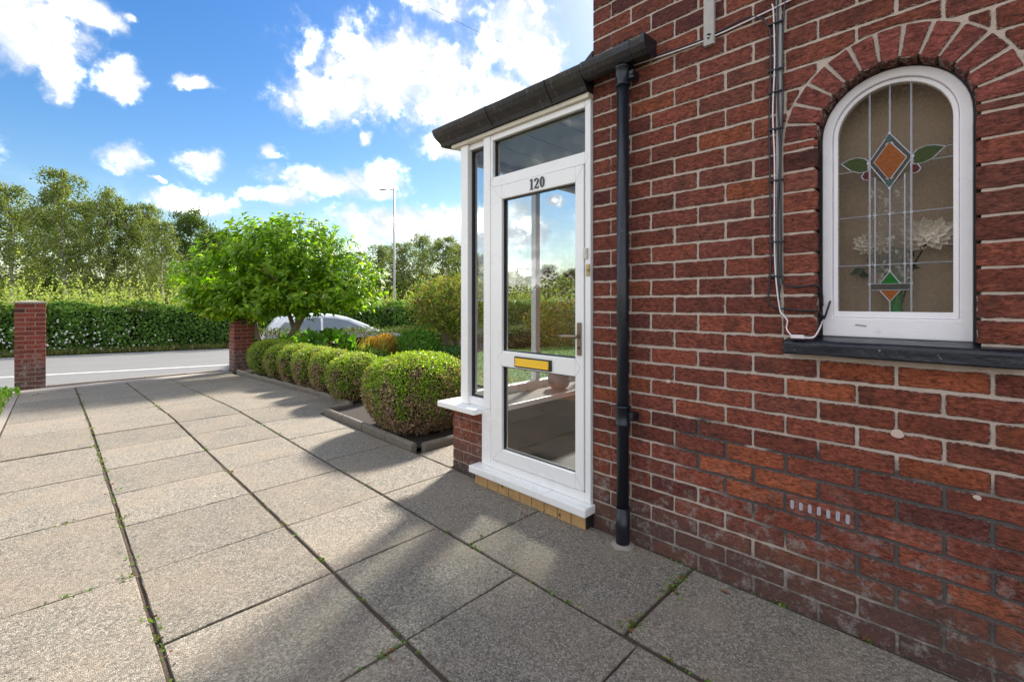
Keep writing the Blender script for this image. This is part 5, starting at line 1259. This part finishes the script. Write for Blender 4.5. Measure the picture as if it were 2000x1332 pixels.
def car():
    # side profile along length, extruded with tumblehome; road direction is skewed to the frame
    T = thing('parked_car', 'silver white hatchback on the road with only its roof above the garden hedge', 'car', (4.95, 13.3, -.55))
    ang = math.atan(-.3); d = Vector((math.cos(ang), math.sin(ang), 0)); nrm = Vector((-d.y, d.x, 0)); O = Vector((3.98, 13.60, -.60))
    def W3(l, wv2, z): return tuple(O + d * l + nrm * wv2 + Vector((0, 0, z)))
    low = [(0.02, .30), (0, .55), (.05, .80), (.12, .95), (.9, .97), (2.2, .96), (3.1, .95), (3.5, .90), (4.0, .78), (4.22, .60), (4.25, .35), (4.1, .22), (.2, .22)]
    Wd = 1.76; n = len(low); rowsL = []
    V, F = [], []
    for wv2, ins in ((0.06, .04), (0, 0), (0, 0)): pass
    sect = [(0.05, .97), (0.0, 1.0), (Wd, 1.0), (Wd - .05, .97)]
    for (w_, sc_) in sect:
        for (l, z) in low: V.append(W3(2.12 + (l - 2.12) * sc_, w_, .6 + (z - .6) * sc_))
    for k in range(3):
        for i in range(n): j = (i + 1) % n; F.append((k * n + i, k * n + j, (k + 1) * n + j, (k + 1) * n + i))
    F += [tuple(range(n))[::-1], tuple(range(3 * n, 4 * n))]
    part('body', (V, F), M_carpaint, T, True)
    # greenhouse
    st = [(.12, .95, .0), (.22, 1.12, .03), (.38, 1.33, .09), (.55, 1.415, .13), (.95, 1.465, .15), (1.5, 1.475, .15), (1.95, 1.44, .14), (2.35, 1.35, .12), (2.75, 1.19, .07), (3.2, .96, .0)]
    V, F = [], []; 
    for (l, z, i) in st:
        zb_ = .94; V += [W3(l, .03, zb_), W3(l, .03 + i * 1.0, z - .025), W3(l, .03 + i + .10, z), W3(l, Wd / 2, z + .018), W3(l, Wd - .13 - i, z), W3(l, Wd - .03 - i, z - .025), W3(l, Wd - .03, zb_)]
    for a in range(len(st) - 1):
        for b in range(6): F.append((a * 7 + b, a * 7 + b + 1, a * 7 + 8 + b, a * 7 + 7 + b))
    F.append(tuple(range(7))); part('roof', (V, F), M_carpaint, T, True)
    # side windows, set proud of the pillars
    def gls(P, nm='window'): 
        off_ = -.006
        part(nm, ([W3(l, w_, z) for l, w_, z in P], [tuple(range(len(P)))]), M_carglass, T)
    def side_w(z, l):   # lateral inset at a height on the greenhouse side
        i = np.interp(l, [s[0] for s in st], [s[2] for s in st]); zt = np.interp(l, [s[0] for s in st], [s[1] for s in st]) - .025
        return .03 + i * (z - .94) / max(zt - .94, .05) - .008
    for (P) in ([(.95, .99), (1.55, .99), (1.55, 1.375), (1.25, 1.37), (1.05, 1.29)], [(1.61, .99), (2.85, .99), (2.62, 1.12), (2.30, 1.265), (1.95, 1.35), (1.61, 1.378)], [(.40, 1.02), (.82, 1.02), (.92, 1.22), (.62, 1.26)]):
        gls([(l, side_w(z, l), z) for l, z in P])
    gls([(.135, .22, .99), (.135, Wd - .22, .99), (.36, Wd - .28, 1.31), (.36, .28, 1.31)], 'rear_window'); gls([(3.10, .2, 1.02), (3.10, Wd - .2, 1.02), (2.42, Wd - .3, 1.335), (2.42, .3, 1.335)], 'windscreen')
    for l in (.85, 3.4):
        for w_ in (.09, Wd - .09):
            c_ = Vector(W3(l, w_, .32)); wh = part('wheel', tube([c_ - nrm * .10, c_ + nrm * .10], .32, 20), M_rubber, T)
            part('rim', tube([c_ - nrm * .11, c_ + nrm * .11], .20, 12), M_galv, T)
    for w_ in (.10, Wd - .32): part('tail_light', ([W3(-.012, w_, .72), W3(-.012, w_ + .22, .72), W3(.03, w_ + .22, .93), W3(.03, w_, .93)], [(0, 1, 2, 3)]), M_red, T)
    for w_ in (.12, Wd - .45): part('headlight', ([W3(4.20, w_, .62), W3(4.20, w_ + .33, .62), W3(4.05, w_ + .33, .76), W3(4.05, w_, .76)], [(0, 1, 2, 3)]), M_carglass, T)
    for w_ in (-.12, Wd + .02): part('mirror', join(([W3(2.62 + a, w_ + b, .98 + c) for a in (0, .12) for b in (0, .10) for c in (0, .12)], [(0, 1, 3, 2), (4, 6, 7, 5), (0, 4, 5, 1), (2, 3, 7, 6), (0, 2, 6, 4), (1, 5, 7, 3)])), M_carpaint, T, bev=.01)
car()

x0, y0 = at(1230, 30); x1, y1 = at(560, 46)
wr = thing('overhead_wire', 'thin overhead wire crossing the cloudy sky beyond the porch', 'wire', (x0, y0, HC + (590 - 203) / 895 * 30))
P0 = Vector((x0, y0, HC + (590 - 203) / 895 * 30)); P1 = Vector((x1, y1, HC + (590 + 132) / 895 * 46))
part('strand', tube([P0.lerp(P1, k / 12) - Vector((0, 0, 1.2 * (1 - (2 * k / 12 - 1) ** 2) * .3)) for k in range(13)], .016, 4), M_cableb, wr)
